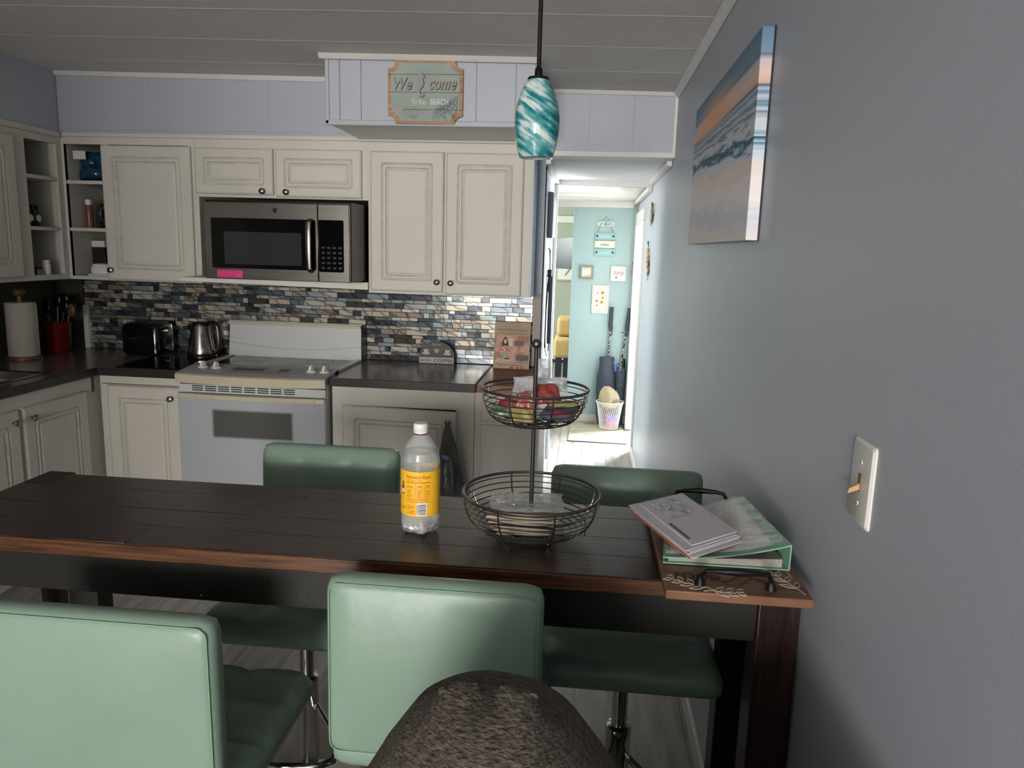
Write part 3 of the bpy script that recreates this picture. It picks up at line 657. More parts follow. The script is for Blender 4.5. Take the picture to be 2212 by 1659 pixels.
def stool(label, x, y, rz, zs, tb=.315, W=.40, lean=0.04):
    """local: back at +y, seat centre at 0,0"""
    t = thing('bar_stool', label, 'stool', (0, 0, 0), 'sage green bar stools around the table')
    part('seat', cushion(W, .385, .075, 3, 3, lambda a, b_, c: (a, b_, zs-.075+c), quilt=.016), GREEN, t, ang=80)
    mb = cushion(W-.02, tb+.02, .068, 3, 2, lambda a, b_, c: (a, .240-c+lean*(b_/tb)*.5, zs+.0+(tb)/2+b_), quilt=.006); part('backrest', mb, GREEN, t, ang=80)
    # piping around the rear edge of the backrest
    P = []
    for a, b_ in rrect(-(W-.02)/2+.004, (W-.02)/2-.004, -tb/2-.004, tb/2+.006, .018, 4): P.append((a, .2375+lean*(b_/tb)*.5, zs+tb/2+b_))
    mb = MB(); mb.tube(P, .0013, 6, closed=True); part('piping', mb, GREEN2, t)
    mb = MB(); mb.box(-.11, .11, -.11, .11, zs-.085, zs-.076); part('mount_plate', mb, BLACKM, t)
    mb = MB(); mb.lathe([(.019, .34), (.019, zs-.10), (.032, zs-.098), (.034, zs-.084)], (0, 0, 0), 20); part('gas_lift', mb, CHROME, t)
    mb = MB(); mb.lathe([(.029, .02), (.029, .385), (.031, .39), (.031, .41), (.024, .414)], (0, 0, 0), 24); part('column', mb, CHROME, t)
    mb = MB(); mb.lathe([(.206, 0), (.206, .004), (.20, .010), (.14, .018), (.08, .028), (.05, .045), (.036, .07), (.031, .10)], (0, 0, 0), 40); part('base', mb, CHROME, t)
    zf = .30; P = [(-.028, -.01, zf+.03), (-.075, -.06, zf+.012), (-.13, -.13, zf), (-.13, -.175, zf-.004), (-.10, -.20, zf-.006), (0, -.21, zf-.006), (.10, -.20, zf-.006), (.13, -.175, zf-.004), (.13, -.13, zf), (.075, -.06, zf+.012), (.028, -.01, zf+.03)]
    mb = MB(); mb.tube(P, .009, 10); part('footrest', mb, CHROME, t)
    mb = MB(); mb.tube([(.0, 0, zs-.092), (.12, .02, zs-.094), (.17, .03, zs-.11)], .005, 8); part('lever', mb, CHROME, t)
    t.location = (x, y, 0); t.rotation_euler = (0, 0, rz)
    return t
stool('sage green bar stool on the kitchen side, backrest left of the soda bottle', -.700, 1.80, radians(0), .665, .31, .41)
stool('sage green bar stool on the kitchen side right, its backrest behind the wire basket', .128, 1.70, radians(0), .685, .30, .405)
stool('sage green bar stool nearest the camera in the middle, plain rear facing us', -.232, 1.395, radians(180), .685, .30, .385, lean=-.01)
stool('sage green bar stool cut off by the left edge with its seat side showing', -.775, 1.298, radians(180), .635, .305, .425, lean=.01)

# ------------------------------------------------------------------ brown chair top in the foreground
t = thing('upholstered_chair', 'dark taupe knobbly fabric armchair back rising at bottom centre in front of the stool', 'chair', (-.083, .72, 0))
m = mat('taupe_chenille', (.36, .33, .295), .95, nscale=110, stretch=(1, 1, 2.6), rgb2=(.22, .20, .175), bump=.6, bscale=170, detail=5)
mb = MB(); L = []
prof = [(0.0, .26), (.55, .25), (.80, .20), (.90, .175), (.98, .142), (1.01, .125), (1.04, .105), (1.062, .085), (1.078, .062), (1.087, .046), (1.091, .030), (1.092, .012)]
n = 48
for z, q in prof:
    l = []
    for i in range(n):
        a = 2*pi*i/n; ca, sa = cos(a), sin(a); e = 2.4
        rr_ = (abs(ca)**e+abs(sa)**e)**(-1/e)
        wob = 1+.02*sin(3*a+z*9)+.012*sin(7*a+z*31)
        l.append((-.083+q*rr_*ca*wob+(.005 if z < 1.05 else 0), .72+q*rr_*sa*1.1*wob, z+(.012*abs(cos(a))**3*(1 if q < .07 and z > 1.08 else 0))))
    L.append(l)
mb.loops(L); part('backrest', mb, m, t, ang=80)
mb = MB(); mb.tube([(-.083+.047*sin(a)*1.0, .715+.008*sin(2*a), 1.0905+.0045*abs(sin(a))) for a in [(-1+2*i/14)*pi/2 for i in range(15)]], .0045, 8, radii=[.002+.004*abs(sin((-1+2*i/14)*pi/2)) for i in range(15)]); part('seam_welt', mb, m, t)
mb = MB(); mb.box(-.24, .37, .42, .78, 0.04, .93); part('shade_block', mb, m, t, .06, seg=4)  # unseen wide chair body added to shade the seats and wall at right
mb = MB(); mb.box(-.40, .37, -.25, .42, 0.05, .46); part('seat', mb, m, t, .05, seg=4)  # unseen seat block, added as part of the same shading body

# ------------------------------------------------------------------ bottle
bx_, by_ = -.318, 1.455
t = thing('soda_bottle', 'clear plastic soda bottle with yellow nutrition label and white cap on the table', 'bottle', (bx_, by_, KZ))
PET = mat('clear_pet', (1, 1, 1), .03, trans=1, ior=1.42)
LIQ = mat('clear_liquid', (.99, .98, .95), .0, trans=1, ior=1.33)
prof = [(.018, .004), (.028, .0005), (.034, .006), (.0385, .02), (.0395, .034), (.0390, .040), (.0390, .135), (.0395, .142), (.0385, .157), (.034, .174), (.026, .188), (.018, .198), (.0135, .204), (.0125, .210), (.0125, .2135)]
amp = [.10, .14, .14, .07, .02]+[0]*10
mb = MB(); c0 = (bx_, by_, KZ)
mb.lathe(prof, c0, 50, lobes=5, amp=amp, cap=False); mb.lathe([(q-.0008, h+.0006) for q, h in prof][::-1], c0, 50, lobes=5, amp=amp[::-1], cap=False)
part('bottle_body', mb, mat('clear_pet_shell', (.9, .92, .92), .04, alpha=.16, spec=1), t, ang=60)
lp = [(q-.0016, h+.0014) for q, h in prof[:8]]+[(.0370, .155), (.0345, .168)]
mb = MB(); mb.lathe(lp, c0, 50, lobes=5, amp=amp[:8]+[0, 0]); part('liquid', mb, LIQ, t, ang=60)
YEL = mat('label_yellow', (.96, .74, .20), .35, noise=.03, nscale=10); RED = mat('label_red', (.70, .22, .09), .5, noise=.05)
mb = MB(); mb.lathe([(.0394, .041), (.0398, .0415), (.0398, .1335), (.0394, .134)], c0, 64, cap=False); lb = part('label', mb, YEL, t, ang=20)
CA = -pi/2-.2
def cyl(a, b_, d_, a0=0): th = CA+(a0+a)/.0398; return (bx_+(.0400+d_*.3)*cos(th), by_+(.0400+d_*.3)*sin(th), KZ+b_)
def lt(s_, a, z_, w_, h_, m_=RED): text(s_, w_, h_, lambda p, q, d_: cyl(p, z_+q, d_, a), 'lettering', m_, lb, bold=.012)
def bar(a0, a1, z0, z1, m_=RED, dd=.0002, par=None, nm='rule'):
    mb = MB(); n_ = max(1, int((a1-a0)/.004)); 
    for k in range(n_):
        p, q = a0+(a1-a0)*k/n_, a0+(a1-a0)*(k+1)/n_
        mb.add([cyl(p, z0, dd*3), cyl(q, z0, dd*3), cyl(q, z1, dd*3), cyl(p, z1, dd*3)], [(0, 1, 2, 3)])
    return part(nm, mb, m_, par or lb, smooth=False, recalc=False)
lt('Nutrition Facts', .012, .1235, .050, .0058); lt('2.5 servings per container', .004, .1170, .030, .0018)
bar(-.013, .037, .1115, .1128)
lt('Calories', -.006, .1035, .013, .0026); lt('140', .015, .1045, .009, .0040); lt('350', .031, .1045, .008, .0040)
bar(-.013, .037, .1005, .1008); bar(.0065, .0069, .082, .110); bar(.0240, .0244, .082, .110)
for k in range(6):
    for a, wd in ((-.006, .011), (.015, .011), (.031, .010)): bar(a-wd/2, a-wd/2+wd*R.uniform(.6, 1), .0955-.0027*k, .0962-.0027*k)
for k in range(4): bar(-.013, -.013+.05*R.uniform(.85, 1), .0785-.0024*k, .0790-.0024*k)
for k, (s_, w_) in enumerate((('LIME 100% JUICE', .016), ('CAFFEINE FREE', .018), ('PLEASE RECYCLE', .014))): lt(s_, -.004, .0640-.0028*k, w_, .0015)
lt('1.25  QTS', -.004, .0525, .018, .0030); lt('CA CASH REFUND', -.004, .0485, .018, .0022)
lt('TER', -.0225, .0575, .012, .0035, RED)
wp = bar(.009, .030, .044, .0705, PAPER, .00025, None, 'barcode_panel')
for k in range(26):
    z_ = .0465+k*.00078
    if R.random() < .72: bar(.0125, .0275, z_, z_+.0005, BLACK, .0005, wp, 'barcode_line')
bar(.0102, .0112, .047, .066, BLACK, .0005, wp, 'barcode_line')
mb = MB()
em = bar(-.029, -.0205, .085, .103, RED, .0002, None, 'emblem'); bar(-.0275, -.0205, .088, .0965, PAPER, .0004, em, 'emblem_panel'); bar(-.026, -.0210, .1035, .112, mat('emblem_olive', (.45, .45, .2), .5, noise=.1), .0002, em, 'emblem_top')
mb = MB(); mb.lathe([(.0150, .206), (.0145, .209), (.0150, .2095), (.0150, .222), (.0135, .2255), (.004, .226)], c0, 60, lobes=30, amp=[0, 0, .015, .015, .008, 0]); part('cap', mb, WHITEP, t, ang=60)
mb = MB(); mb.lathe([(.0152, .2035), (.0155, .2045), (.0152, .2058)], c0, 32); part('cap_ring', mb, mat('ring_red', (.35, .10, .10), .5, noise=.05), t)

# ------------------------------------------------------------------ two tier wire basket
gx, gy = -.091, 1.462
t = thing('tiered_basket', 'two tier pewter wire fruit basket with a ball topped centre pole on the table', 'basket', (gx, gy, KZ))
mb = MB(); mb.lathe([(.0042, .995-KZ+KZ), (.0042, 1.367), (.0052, 1.370)], (gx, gy, 0), 14); part('pole', mb, WIRE, t)
mb = MB(); mb.lathe([(.0075, .99), (.0075, 1.03)], (gx, gy, 0), 14); part('pole_foot', mb, WIRE, t)
mb = MB(); mb.ball((gx, gy, 1.374), .0098, 20, 12); part('ball_finial', mb, WIRE, t)
def tier(name, zr, rr_, zb, rb, nr, rim_r, wr_, ribs, waist=True):
    mb = MB(); mb.tube([(gx+rr_*cos(2*pi*i/64), gy+rr_*sin(2*pi*i/64), zr) for i in range(64)], rim_r, 8, closed=True); o = part(name, mb, WIRE, t)
    def q(s): return rb+(rr_-rb)*(sin(s*pi/2))**.8, zb+(zr-zb)*(1-cos(s*pi/2))
    for k in range(nr):
        s = (k+.3)/nr; a, z_ = q(s)
        mb = MB(); mb.tube([(gx+a*cos(2*pi*i/48), gy+a*sin(2*pi*i/48), z_) for i in range(48)], wr_, 5, closed=True); part('wire_ring', mb, WIRE, o)
    for k in range(3):
        a = rb*(k+.5)/3; mb = MB(); mb.tube([(gx+a*cos(2*pi*i/32), gy+a*sin(2*pi*i/32), zb) for i in range(32)], wr_, 5, closed=True); part('wire_ring', mb, WIRE, o)
    for k in range(ribs):
        th = 2*pi*(k+.5)/ribs; P = [(gx, gy, zb-.002)]
        for j in range(9):
            a, z_ = q(j/8); P.append((gx+(a+.001)*cos(th), gy+(a+.001)*sin(th), z_))
        mb = MB(); mb.tube(P, wr_*1.45, 6); part('rib', mb, WIRE, o)
tier('lower_bowl', 1.072, .1385, .993, .060, 10, .0032, .00125, 8)
tier('upper_bowl', 1.286, .1055, 1.216, .040, 9, .0028, .00115, 8)
for a in (-125, -55, 90):
    th = radians(a); px, py = gx+.068*cos(th), gy+.068*sin(th)
    mb = MB(); mb.ball((px, py, KZ+.0062), .0062, 14, 8); mb.tube([(px, py, KZ+.006), (gx+.055*cos(th), gy+.055*sin(th), .994)], .0018, 6); part('foot', mb, CHROME, t)
# contents upper
def pouch(name, label, cat, cx, cy, cz, w_, h_, th, rot, tilt, m_, group=None, seed=0):
    rg = random.Random(seed); mb = MB(); Mx = Matrix.Translation((cx, cy, cz)) @ Matrix.Rotation(rot, 4, 'Z') @ Matrix.Rotation(tilt, 4, 'X')
    ph = [rg.uniform(0, 6) for _ in range(6)]
    def f(sg):
        def g(a, b_):
            u_, v_ = a*2-1, b_*2-1; e = max(0, (1-u_**4)*(1-v_**4))
            zz = sg*(th/2*e**.6*(1+.25*sin(5*u_+ph[0])*sin(4*v_+ph[1])))+.1*th*sin(7*u_+ph[2]+3*v_)
            s = 1-.03*sin(6*v_+ph[3]); return Mx @ Vector((u_*w_/2*s, v_*h_/2*(1-.03*sin(5*u_+ph[4])), zz))
        return g
    mb.grid(f(1), 10, 10); mb.grid(f(-1), 10, 10)
    o = part(name, mb, m_, None, ang=70); return tag(o, label, cat, group)
def snack(rgb, rgb2, nm, sc=30): return mat(nm, rgb, .3, nscale=sc, rgb2=rgb2, sharp=(.48, .52), coat=.3)
Zt = 1.222
pouch('snack_pouch', 'dark red snack packet at left in the upper basket', 'snack', gx-.045, gy+.012, Zt+.030, .06, .045, .020, .3, .5, snack((.55, .18, .21), (.70, .66, .62), 'wrap_crimson'), 'snack packets in the upper basket', 1)
pouch('snack_pouch', 'red and white packet just left of the pole in the upper basket', 'snack', gx-.018, gy+.010, Zt+.036, .04, .045, .02, -.2, .6, snack((.70, .34, .33), (.78, .75, .73), 'wrap_red_white'), 'snack packets in the upper basket', 2)
pouch('snack_pouch', 'round red packet right of the pole, highest in the upper basket', 'snack', gx+.024, gy+.028, Zt+.048, .05, .046, .02, .4, .9, mat('wrap_round_red', (.62, .28, .26), .35, noise=.25, nscale=20), 'snack packets in the upper basket', 3)
pouch('snack_pouch', 'green packet at far left in the upper basket', 'snack', gx-.062, gy-.012, Zt+.019, .045, .035, .015, .8, .3, snack((.38, .50, .40), (.8, .8, .75), 'wrap_green'), 'snack packets in the upper basket', 4)
pouch('snack_pouch', 'yellow packet low beside the pole in the upper basket', 'snack', gx-.022, gy-.024, Zt+.013, .045, .035, .018, .1, .9, mat('wrap_yellow', (.70, .62, .40), .4, noise=.2, nscale=20), 'snack packets in the upper basket', 5)
pouch('snack_pouch', 'dark patterned packet at right in the upper basket', 'snack', gx+.050, gy-.004, Zt+.018, .07, .05, .02, -.3, .4, mat('wrap_dark', (.30, .32, .36), .3, nscale=60, rgb2=(.62, .20, .24), sharp=(.38, .44)), 'snack packets in the upper basket', 6)
pouch('snack_pouch', 'olive gold packet lying on the dark one in the upper basket', 'snack', gx+.058, gy-.012, Zt+.037, .06, .022, .010, .1, .2, mat('wrap_olive', (.62, .58, .40), .4, noise=.3, nscale=20), 'snack packets in the upper basket', 7)
CLEAR = mat('clear_film', (.93, .95, .97), .12, trans=0, alpha=.35, bump=.9, bscale=50, spec=.8)
pouch('plastic_bag', 'clear crumpled plastic bag at the back of the upper basket', 'bag', gx+.008, gy+.045, Zt+.045, .11, .07, .030, .1, 1.1, CLEAR, None, 8)
# contents lower
for k in range(9):
    mb = MB(); z_ = .998+k*.0042; a = -.035+R.uniform(-.006, .006); hw = .055+.002*k
    Mx = Matrix.Translation((gx-.003+a*.3, gy+.0, z_)) @ Matrix.Rotation(R.uniform(-.12, .12), 4, 'Z')
    mb.hexa([Mx @ Vector(p) for p in ((-hw, -.050, 0), (hw, -.050, 0), (hw, .05, 0), (-hw, .05, 0), (-hw, -.05, .0036), (hw, -.05, .0036), (hw, .05, .0036), (-hw, .05, .0036))])
    o = part('paper_packet', mb, mat('packet_tan', (.70, .64, .57), .6, noise=.15, nscale=20) if k != 4 else BLACK, None, .0005)
    tag(o, 'tan paper packet lying in the lower wire basket stack' if k != 4 else 'thin black packet sandwiched among the tan ones in the lower basket', 'packet', 'packets stacked in the lower basket')
pouch('plastic_bag', 'clear crinkled film lying over the packets in the lower basket', 'bag', gx-.01, gy+.02, 1.043, .15, .12, .012, .1, 0, mat('crinkle_film', (.80, .81, .80), .1, alpha=.55, bump=1, bscale=45, spec=1), None, 9)

# ------------------------------------------------------------------ tray, binder, envelopes
t = thing('serving_tray', 'light brown wooden serving tray with black iron handles and white leaf print at table end', 'tray', (.27, 1.41, KZ))
TRAY = mat('tray_wood', (.50, .36, .27), .4, nscale=5, stretch=(1.5, 10, 1), rgb2=(.40, .27, .19), bump=.05, bscale=40)
mb = MB(); mb.box(.153, .390, 1.182, 1.640, .994, 1.010); part('board', mb, TRAY, t, .002)
mb = MB(); mb.box(.178, .376, 1.215, 1.61, KZ+.001, .994); part('foot_board', mb, TRAY, t, .002)
for yy in (1.212, 1.612):
    sg = -1 if yy < 1.4 else 1
    P = [(.212, yy, 1.010), (.213, yy+sg*.002, 1.028), (.220, yy+sg*.010, 1.040), (.235, yy+sg*.014, 1.042), (.27, yy+sg*.016, 1.043), (.305, yy+sg*.014, 1.042), (.320, yy+sg*.010, 1.040), (.327, yy+sg*.002, 1.028), (.328, yy, 1.010)]
    mb = MB(); mb.tube(P, .005, 10, radii=[.0055, .004, .004, .0042, .0065, .0042, .004, .004, .0055])
    for xx in (.212, .328): mb.lathe([(.0095, 1.0102), (.0085, 1.016), (.005, 1.024)], (xx, yy, 0), 14)
    part('handle', mb, BLACKM, t)
PR = mat('print_cream', (.80, .76, .68), .6, noise=.1); PB = mat('print_dark', (.16, .12, .11), .6, noise=.1)
def leafspray(x0, y0, ang, n_, s):
    mb = MB(); dx, dy = cos(ang), sin(ang)
    mb.tube([(x0+dx*s*i/6, y0+dy*s*i/6+.004*sin(i), 1.0102) for i in range(7)], .0006, 4)
    for k in range(n_):
        f_ = (k+1)/n_; cx_, cy_ = x0+dx*s*f_, y0+dy*s*f_
        for sg in (-1, 1):
            a = ang+sg*.75; l_ = .028*(1.1-f_*.5); wd = .005
            P = [(cx_+cos(a)*l_*q+cos(a+pi/2)*wd*sin(pi*q)*e, cy_+sin(a)*l_*q+sin(a+pi/2)*wd*sin(pi*q)*e) for q, e in ((0, 0), (.3, 1), (.6, 1), (1, 0), (.6, -1), (.3, -1))]
            mb.tube([(p[0], p[1], 1.0102) for p in P], .0006, 4, closed=True)
    part('leaf_print', mb, PR, t)
leafspray(.235, 1.193, radians(152), 4, .075); leafspray(.215, 1.187, radians(5), 3, .055); leafspray(.381, 1.20, radians(112), 4, .10); leafspray(.376, 1.27, radians(100), 3, .08)
text('FOOD', .085, .022, lambda a, b_, d_: (.213+a*.9, 1.243+b_, 1.0103+d_), 'lettering', PB, t)
mb = MB(); mb.tube([(.21+.14*i/20, 1.232+.018*sin(i*.55)+.0, 1.0104) for i in range(21)], .0009, 5); mb.tube([(.235+.1*i/20, 1.245-.014*sin(i*.4), 1.0104) for i in range(21)], .0009, 5); part('swirl_print', mb, PB, t)

MINT = mat('binder_mint', (.52, .70, .60), .4, noise=.08, nscale=10)
t = thing('ring_binder', 'mint green ring binder with white cover sheet under clear plastic on the wooden tray', 'binder', (.27, 1.43, 1.012))
Q = [(.158, 1.288), (.378, 1.290), (.348, 1.556), (.190, 1.566)]
def quad(mb, pts, zb, zt): mb.hexa([(p[0], p[1], z_) for p, z_ in zip(pts, zb)]+[(p[0], p[1], z_) for p, z_ in zip(pts, zt)])
mb = MB(); quad(mb, Q, (1.0115,)*4, (1.0140,)*4); part('back_cover', mb, MINT, t, .001)
mb = MB(); quad(mb, [(.168, 1.294), (.366, 1.296), (.34, 1.55), (.20, 1.558)], (1.0145,)*4, (1.020, 1.030, 1.030, 1.020)); part('pages', mb, mat('page_edges', (.62, .60, .57), .7, noise=.2, nscale=60, stretch=(1, 1, 10)), t)
n_ = 10
def topz(s): return 1.0215+.036*s**2.0
mb = MB()
for k in range(n_):
    s0, s1 = k/n_, (k+1)/n_
    f0 = [Q[0][i]+(Q[1][i]-Q[0][i])*s0 for i in (0, 1)]; f1 = [Q[0][i]+(Q[1][i]-Q[0][i])*s1 for i in (0, 1)]
    g0 = [Q[3][i]+(Q[2][i]-Q[3][i])*s0 for i in (0, 1)]; g1 = [Q[3][i]+(Q[2][i]-Q[3][i])*s1 for i in (0, 1)]
    z0_, z1_ = topz(s0), topz(s1); quad(mb, [f0, f1, g1, g0], (z0_, z1_, z1_, z0_), (z0_+.0025, z1_+.0025, z1_+.0025, z0_+.0025))
part('front_cover', mb, MINT, t)
def cover_patch(a0, a1, b0, b1, dz, m_, name, wr=0):
    mb = MB()
    def g(u_, v_):
        s = a0+(a1-a0)*u_; v2 = b0+(b1-b0)*v_
        x_ = (Q[0][0]+(Q[1][0]-Q[0][0])*s)*(1-v2)+(Q[3][0]+(Q[2][0]-Q[3][0])*s)*v2; y_ = (Q[0][1]+(Q[1][1]-Q[0][1])*s)*(1-v2)+(Q[3][1]+(Q[2][1]-Q[3][1])*s)*v2
        return (x_, y_, topz(s)+.0025+dz+wr*(sin(17*u_+9*v_)*sin(23*v_-6*u_)+.5*sin(41*u_*v_+3)))
    mb.grid(g, 28, 28); return part(name, mb, m_, t, ang=80, recalc=False)
cover_patch(.06, .88, .05, .96, .0014, PAPER, 'cover_sheet')
FILM = mat('binder_film', (.95, .96, .96), .06, alpha=.32, bump=1, bscale=30, spec=1)
cover_patch(.02, .97, .02, .99, .0042, FILM, 'clear_overlay', .0020)
mb = MB(); quad(mb, [(.3765, 1.290), (.3790, 1.290), (.349, 1.556), (.3465, 1.556)], (1.0115,)*4, (1.0600,)*4); part('spine', mb, MINT, t, .001)
for f_ in (.2, .5, .8):
    yy = 1.29+.266*f_; xx = .366-.027*f_
    mb = MB(); mb.tube([(xx+.014*cos(2*pi*i/16), yy, 1.034+.014*sin(2*pi*i/16)) for i in range(16)], .0014, 6, closed=True); part('ring', mb, CHROME, t)
ENV = mat('envelope_white', (.82, .80, .82), .6, noise=.04, nscale=10)
E0 = [(.199, 1.258), (.300, 1.336), (.214, 1.552), (.112, 1.482)]
for k in range(6):
    z_ = 1.0345+k*.0030; dx, dy = [(.0, .0), (.004, -.004), (-.002, .004), (.002, .008), (-.006, .004), (.008, .014)][k]
    mb = MB(); P = [(p[0]+dx, p[1]+dy) for p in E0]
    if k == 5: P = [(.206, 1.283), (.296, 1.350), (.222, 1.560), (.128, 1.492)]
    quad(mb, P, (z_, z_+.006, z_+.006, z_), (z_+.0018, z_+.0078, z_+.0078, z_+.0018))
    lab = ['orange edged envelope at the bottom of the stack on the binder', 'white envelope second from bottom of the stack on the binder', 'white envelope third from bottom of the stack on the binder', 'white envelope fourth from bottom of the stack on the binder', 'lavender white envelope second from top of the stack on the binder', 'topmost window envelope of the stack lying on the green binder'][k]
    en = thing('envelope', lab, 'envelope', (P[0][0], P[0][1], z_), 'envelopes stacked on the binder')
    part('paper', mb, ENV if k else mat('envelope_orange', (.80, .50, .36), .6, noise=.05), en, .0004)
    if k == 5:
        mb = MB(); ax = Vector((P[1][0]-P[0][0], P[1][1]-P[0][1], .006)); ay = Vector((P[3][0]-P[0][0], P[3][1]-P[0][1], 0)); o_ = Vector((P[0][0], P[0][1], z_+.0020))
        mb.grid(lambda a, b_: o_+ax*(.18+.55*a)+ay*(.52+.40*b_)+Vector((0, 0, .0008*sin(14*a)*sin(11*b_)+.0006)), 10, 10); part('window_film', mb, mat('envelope_film', (.75, .75, .80), .08, alpha=.8, bump=1, bscale=30, spec=1), en, recalc=False)
        for q_ in range(2):
            mb = MB(); P2 = [o_+ax*.06+ay*(.10+.35*i/8)+Vector((0, 0, .0003)) for i in range(9)]; mb.tube([p+ax*(.03*q_) for p in P2], .0007, 4); part('printed_line', mb, PB, en)

# ------------------------------------------------------------------ pendant lamp
px_, py_ = -.150, 2.10
t = thing('pendant_lamp', 'pendant lamp with swirled teal and white glass shade on a black stem', 'lamp', (px_, py_, 2.34))
mb = MB(); mb.lathe([(.0058, 2.012), (.0058, 2.345)], (px_, py_, 0), 14); part('stem', mb, BLACKM, t)
mb = MB(); mb.lathe([(.006, 2.03), (.010, 2.022), (.011, 2.004), (.028, 2.002), (.029, 1.997), (.027, 1.994)], (px_, py_, 0), 28); part('cap', mb, BLACKM, t)
mb = MB(); mb.lathe([(.05, 2.338), (.048, 2.325), (.01, 2.318)], (px_, py_, 0), 28); part('canopy', mb, BLACKM, t)
m = bpy.data.materials.new('teal_art_glass'); m.use_nodes = True; nt = m.node_tree; b = nt.nodes['Principled BSDF']; N = nt.nodes.new; Lk = nt.links.new
tc = N('ShaderNodeTexCoord'); mp = N('ShaderNodeMapping'); mp.inputs['Scale'].default_value = (11, 14, 75); mr_ = N('ShaderNodeMapping'); mr_.inputs['Rotation'].default_value = (0, radians(-35), 0)
mp2 = N('ShaderNodeMapping'); mp2.inputs['Scale'].default_value = (18, 18, 18)
Lk(tc.outputs['Object'], mr_.inputs[0]); Lk(mr_.outputs[0], mp.inputs[0]); Lk(tc.outputs['Object'], mp2.inputs[0])
n1 = N('ShaderNodeTexNoise'); n1.inputs['Scale'].default_value = 1; n1.inputs['Detail'].default_value = 5; n1.inputs['Distortion'].default_value = .35
n2 = N('ShaderNodeTexNoise'); n2.inputs['Scale'].default_value = 1.3; Lk(mp.outputs[0], n1.inputs[0]); Lk(mp2.outputs[0], n2.inputs[0])
ad = N('ShaderNodeMath'); ad.operation = 'MULTIPLY_ADD'; ad.inputs[1].default_value = .45; Lk(n2.outputs[0], ad.inputs[0]); Lk(n1.outputs[0], ad.inputs[2])
rp = N('ShaderNodeValToRGB'); e = rp.color_ramp.elements
for p_, c_ in ((.52, (.06, .36, .40)), (.63, (.16, .54, .56)), (.73, (.42, .68, .70)), (.82, (.80, .87, .86)), (.93, (.92, .94, .92))):
    q = e.new(p_); q.color = (*s2l(c_), 1)
e.remove(e[0]); e.remove(e[len(e)-1])
Lk(ad.outputs[0], rp.inputs[0]); Lk(rp.outputs[0], b.inputs['Base Color']); b.inputs['Roughness'].default_value = .08; b.inputs['Coat Weight'].default_value = .6
b.inputs['Subsurface Weight'].default_value = .3; b.inputs['Subsurface Radius'].default_value = (.02, .02, .02); b.inputs['Subsurface Scale'].default_value = .5
prof = [(.027, 1.997), (.036, 1.985), (.047, 1.96), (.056, 1.93), (.0605, 1.90), (.0605, 1.875), (.057, 1.845), (.052, 1.82), (.045, 1.797)]
mb = MB(); mb.lathe(prof, (px_, py_, 0), 48, cap=False); mb.lathe([(q-.003, z_) for q, z_ in prof][::-1], (px_, py_, 0), 48, cap=False)
mb.lathe([(.045, 1.797), (.042, 1.797)], (px_, py_, 0), 48, cap=False)
sh = part('shade', mb, m, t)
mb = MB(); mb.lathe([(.0425, 1.798), (.0425, 1.806)], (px_, py_, 0), 40, cap=False); part('shade_lining', mb, WHITEP, sh)
mb = MB(); mb.lathe([(.012, 1.99), (.012, 1.95), (.022, 1.92), (.024, 1.90), (.015, 1.875), (.003, 1.868)], (px_, py_, 0), 20); part('bulb', mb, WHITEP, t)

# ------------------------------------------------------------------ canvas print on right wall
t = thing('canvas_print', 'canvas print of sunset surf hung on the blue grey wall', 'picture', (XR-.004, 2.4, 1.6))
m = bpy.data.materials.new('beach_print'); m.use_nodes = True; nt = m.node_tree; b = nt.nodes['Principled BSDF']; N = nt.nodes.new; Lk = nt.links.new
b.inputs['Roughness'].default_value = .6
def mth(op, a, bb=None, cl=False):
    q = N('ShaderNodeMath'); q.operation = op; q.use_clamp = cl
    for i_, v in enumerate((a, bb)):
        if v is None: continue
        if isinstance(v, (int, float)): q.inputs[i_].default_value = v
        else: Lk(v, q.inputs[i_])
    return q.outputs[0]
tc = N('ShaderNodeTexCoord'); sp = N('ShaderNodeSeparateXYZ'); Lk(tc.outputs['Generated'], sp.inputs[0])
mp = N('ShaderNodeMapping'); mp.inputs['Scale'].default_value = (0, 5, 14); Lk(tc.outputs['Generated'], mp.inputs[0])
nz = N('ShaderNodeTexNoise'); nz.inputs['Scale'].default_value = 1.2; nz.inputs['Detail'].default_value = 8; nz.inputs['Roughness'].default_value = .65; nz.inputs['Distortion'].default_value = .6; Lk(mp.outputs[0], nz.inputs[0])
nn = mth('SUBTRACT', nz.outputs[0], .5)
below = mth('MULTIPLY', mth('SUBTRACT', .735, sp.outputs[2]), 5, True)       # 0 at horizon ->1 lower
curve = mth('MULTIPLY', mth('MULTIPLY', mth('SUBTRACT', sp.outputs[1], 0), below), -.10)
v = mth('ADD', mth('ADD', sp.outputs[2], mth('MULTIPLY', mth('MULTIPLY', nn, below), .30)), curve)
rp = N('ShaderNodeValToRGB'); e = rp.color_ramp.elements
stops = [(0, (.93, .90, .88)), (.10, (.84, .85, .90)), (.22, (.96, .93, .93)), (.36, (.92, .87, .84)), (.42, (.80, .85, .90)), (.445, (.42, .62, .70)), (.47, (.10, .26, .34)), (.50, (.16, .38, .48)),
         (.535, (.75, .82, .86)), (.58, (.80, .80, .82)), (.60, (.30, .45, .55)), (.625, (.78, .80, .82)), (.66, (.35, .50, .60)), (.68, (.78, .80, .84)), (.70, (.35, .52, .64)), (.715, (.70, .75, .80)), (.735, (.18, .32, .42)),
         (.745, (.84, .68, .60)), (.79, (.88, .76, .70)), (.85, (.76, .75, .78)), (.875, (.40, .42, .48)), (.885, (.45, .56, .64)), (1, (.34, .48, .58))]
while len(e) > 1: e.remove(e[0])
e[0].position = 0; e[0].color = (*s2l(stops[0][1]), 1)
for p_, c_ in stops[1:]: q = e.new(p_); q.color = (*s2l(c_), 1)
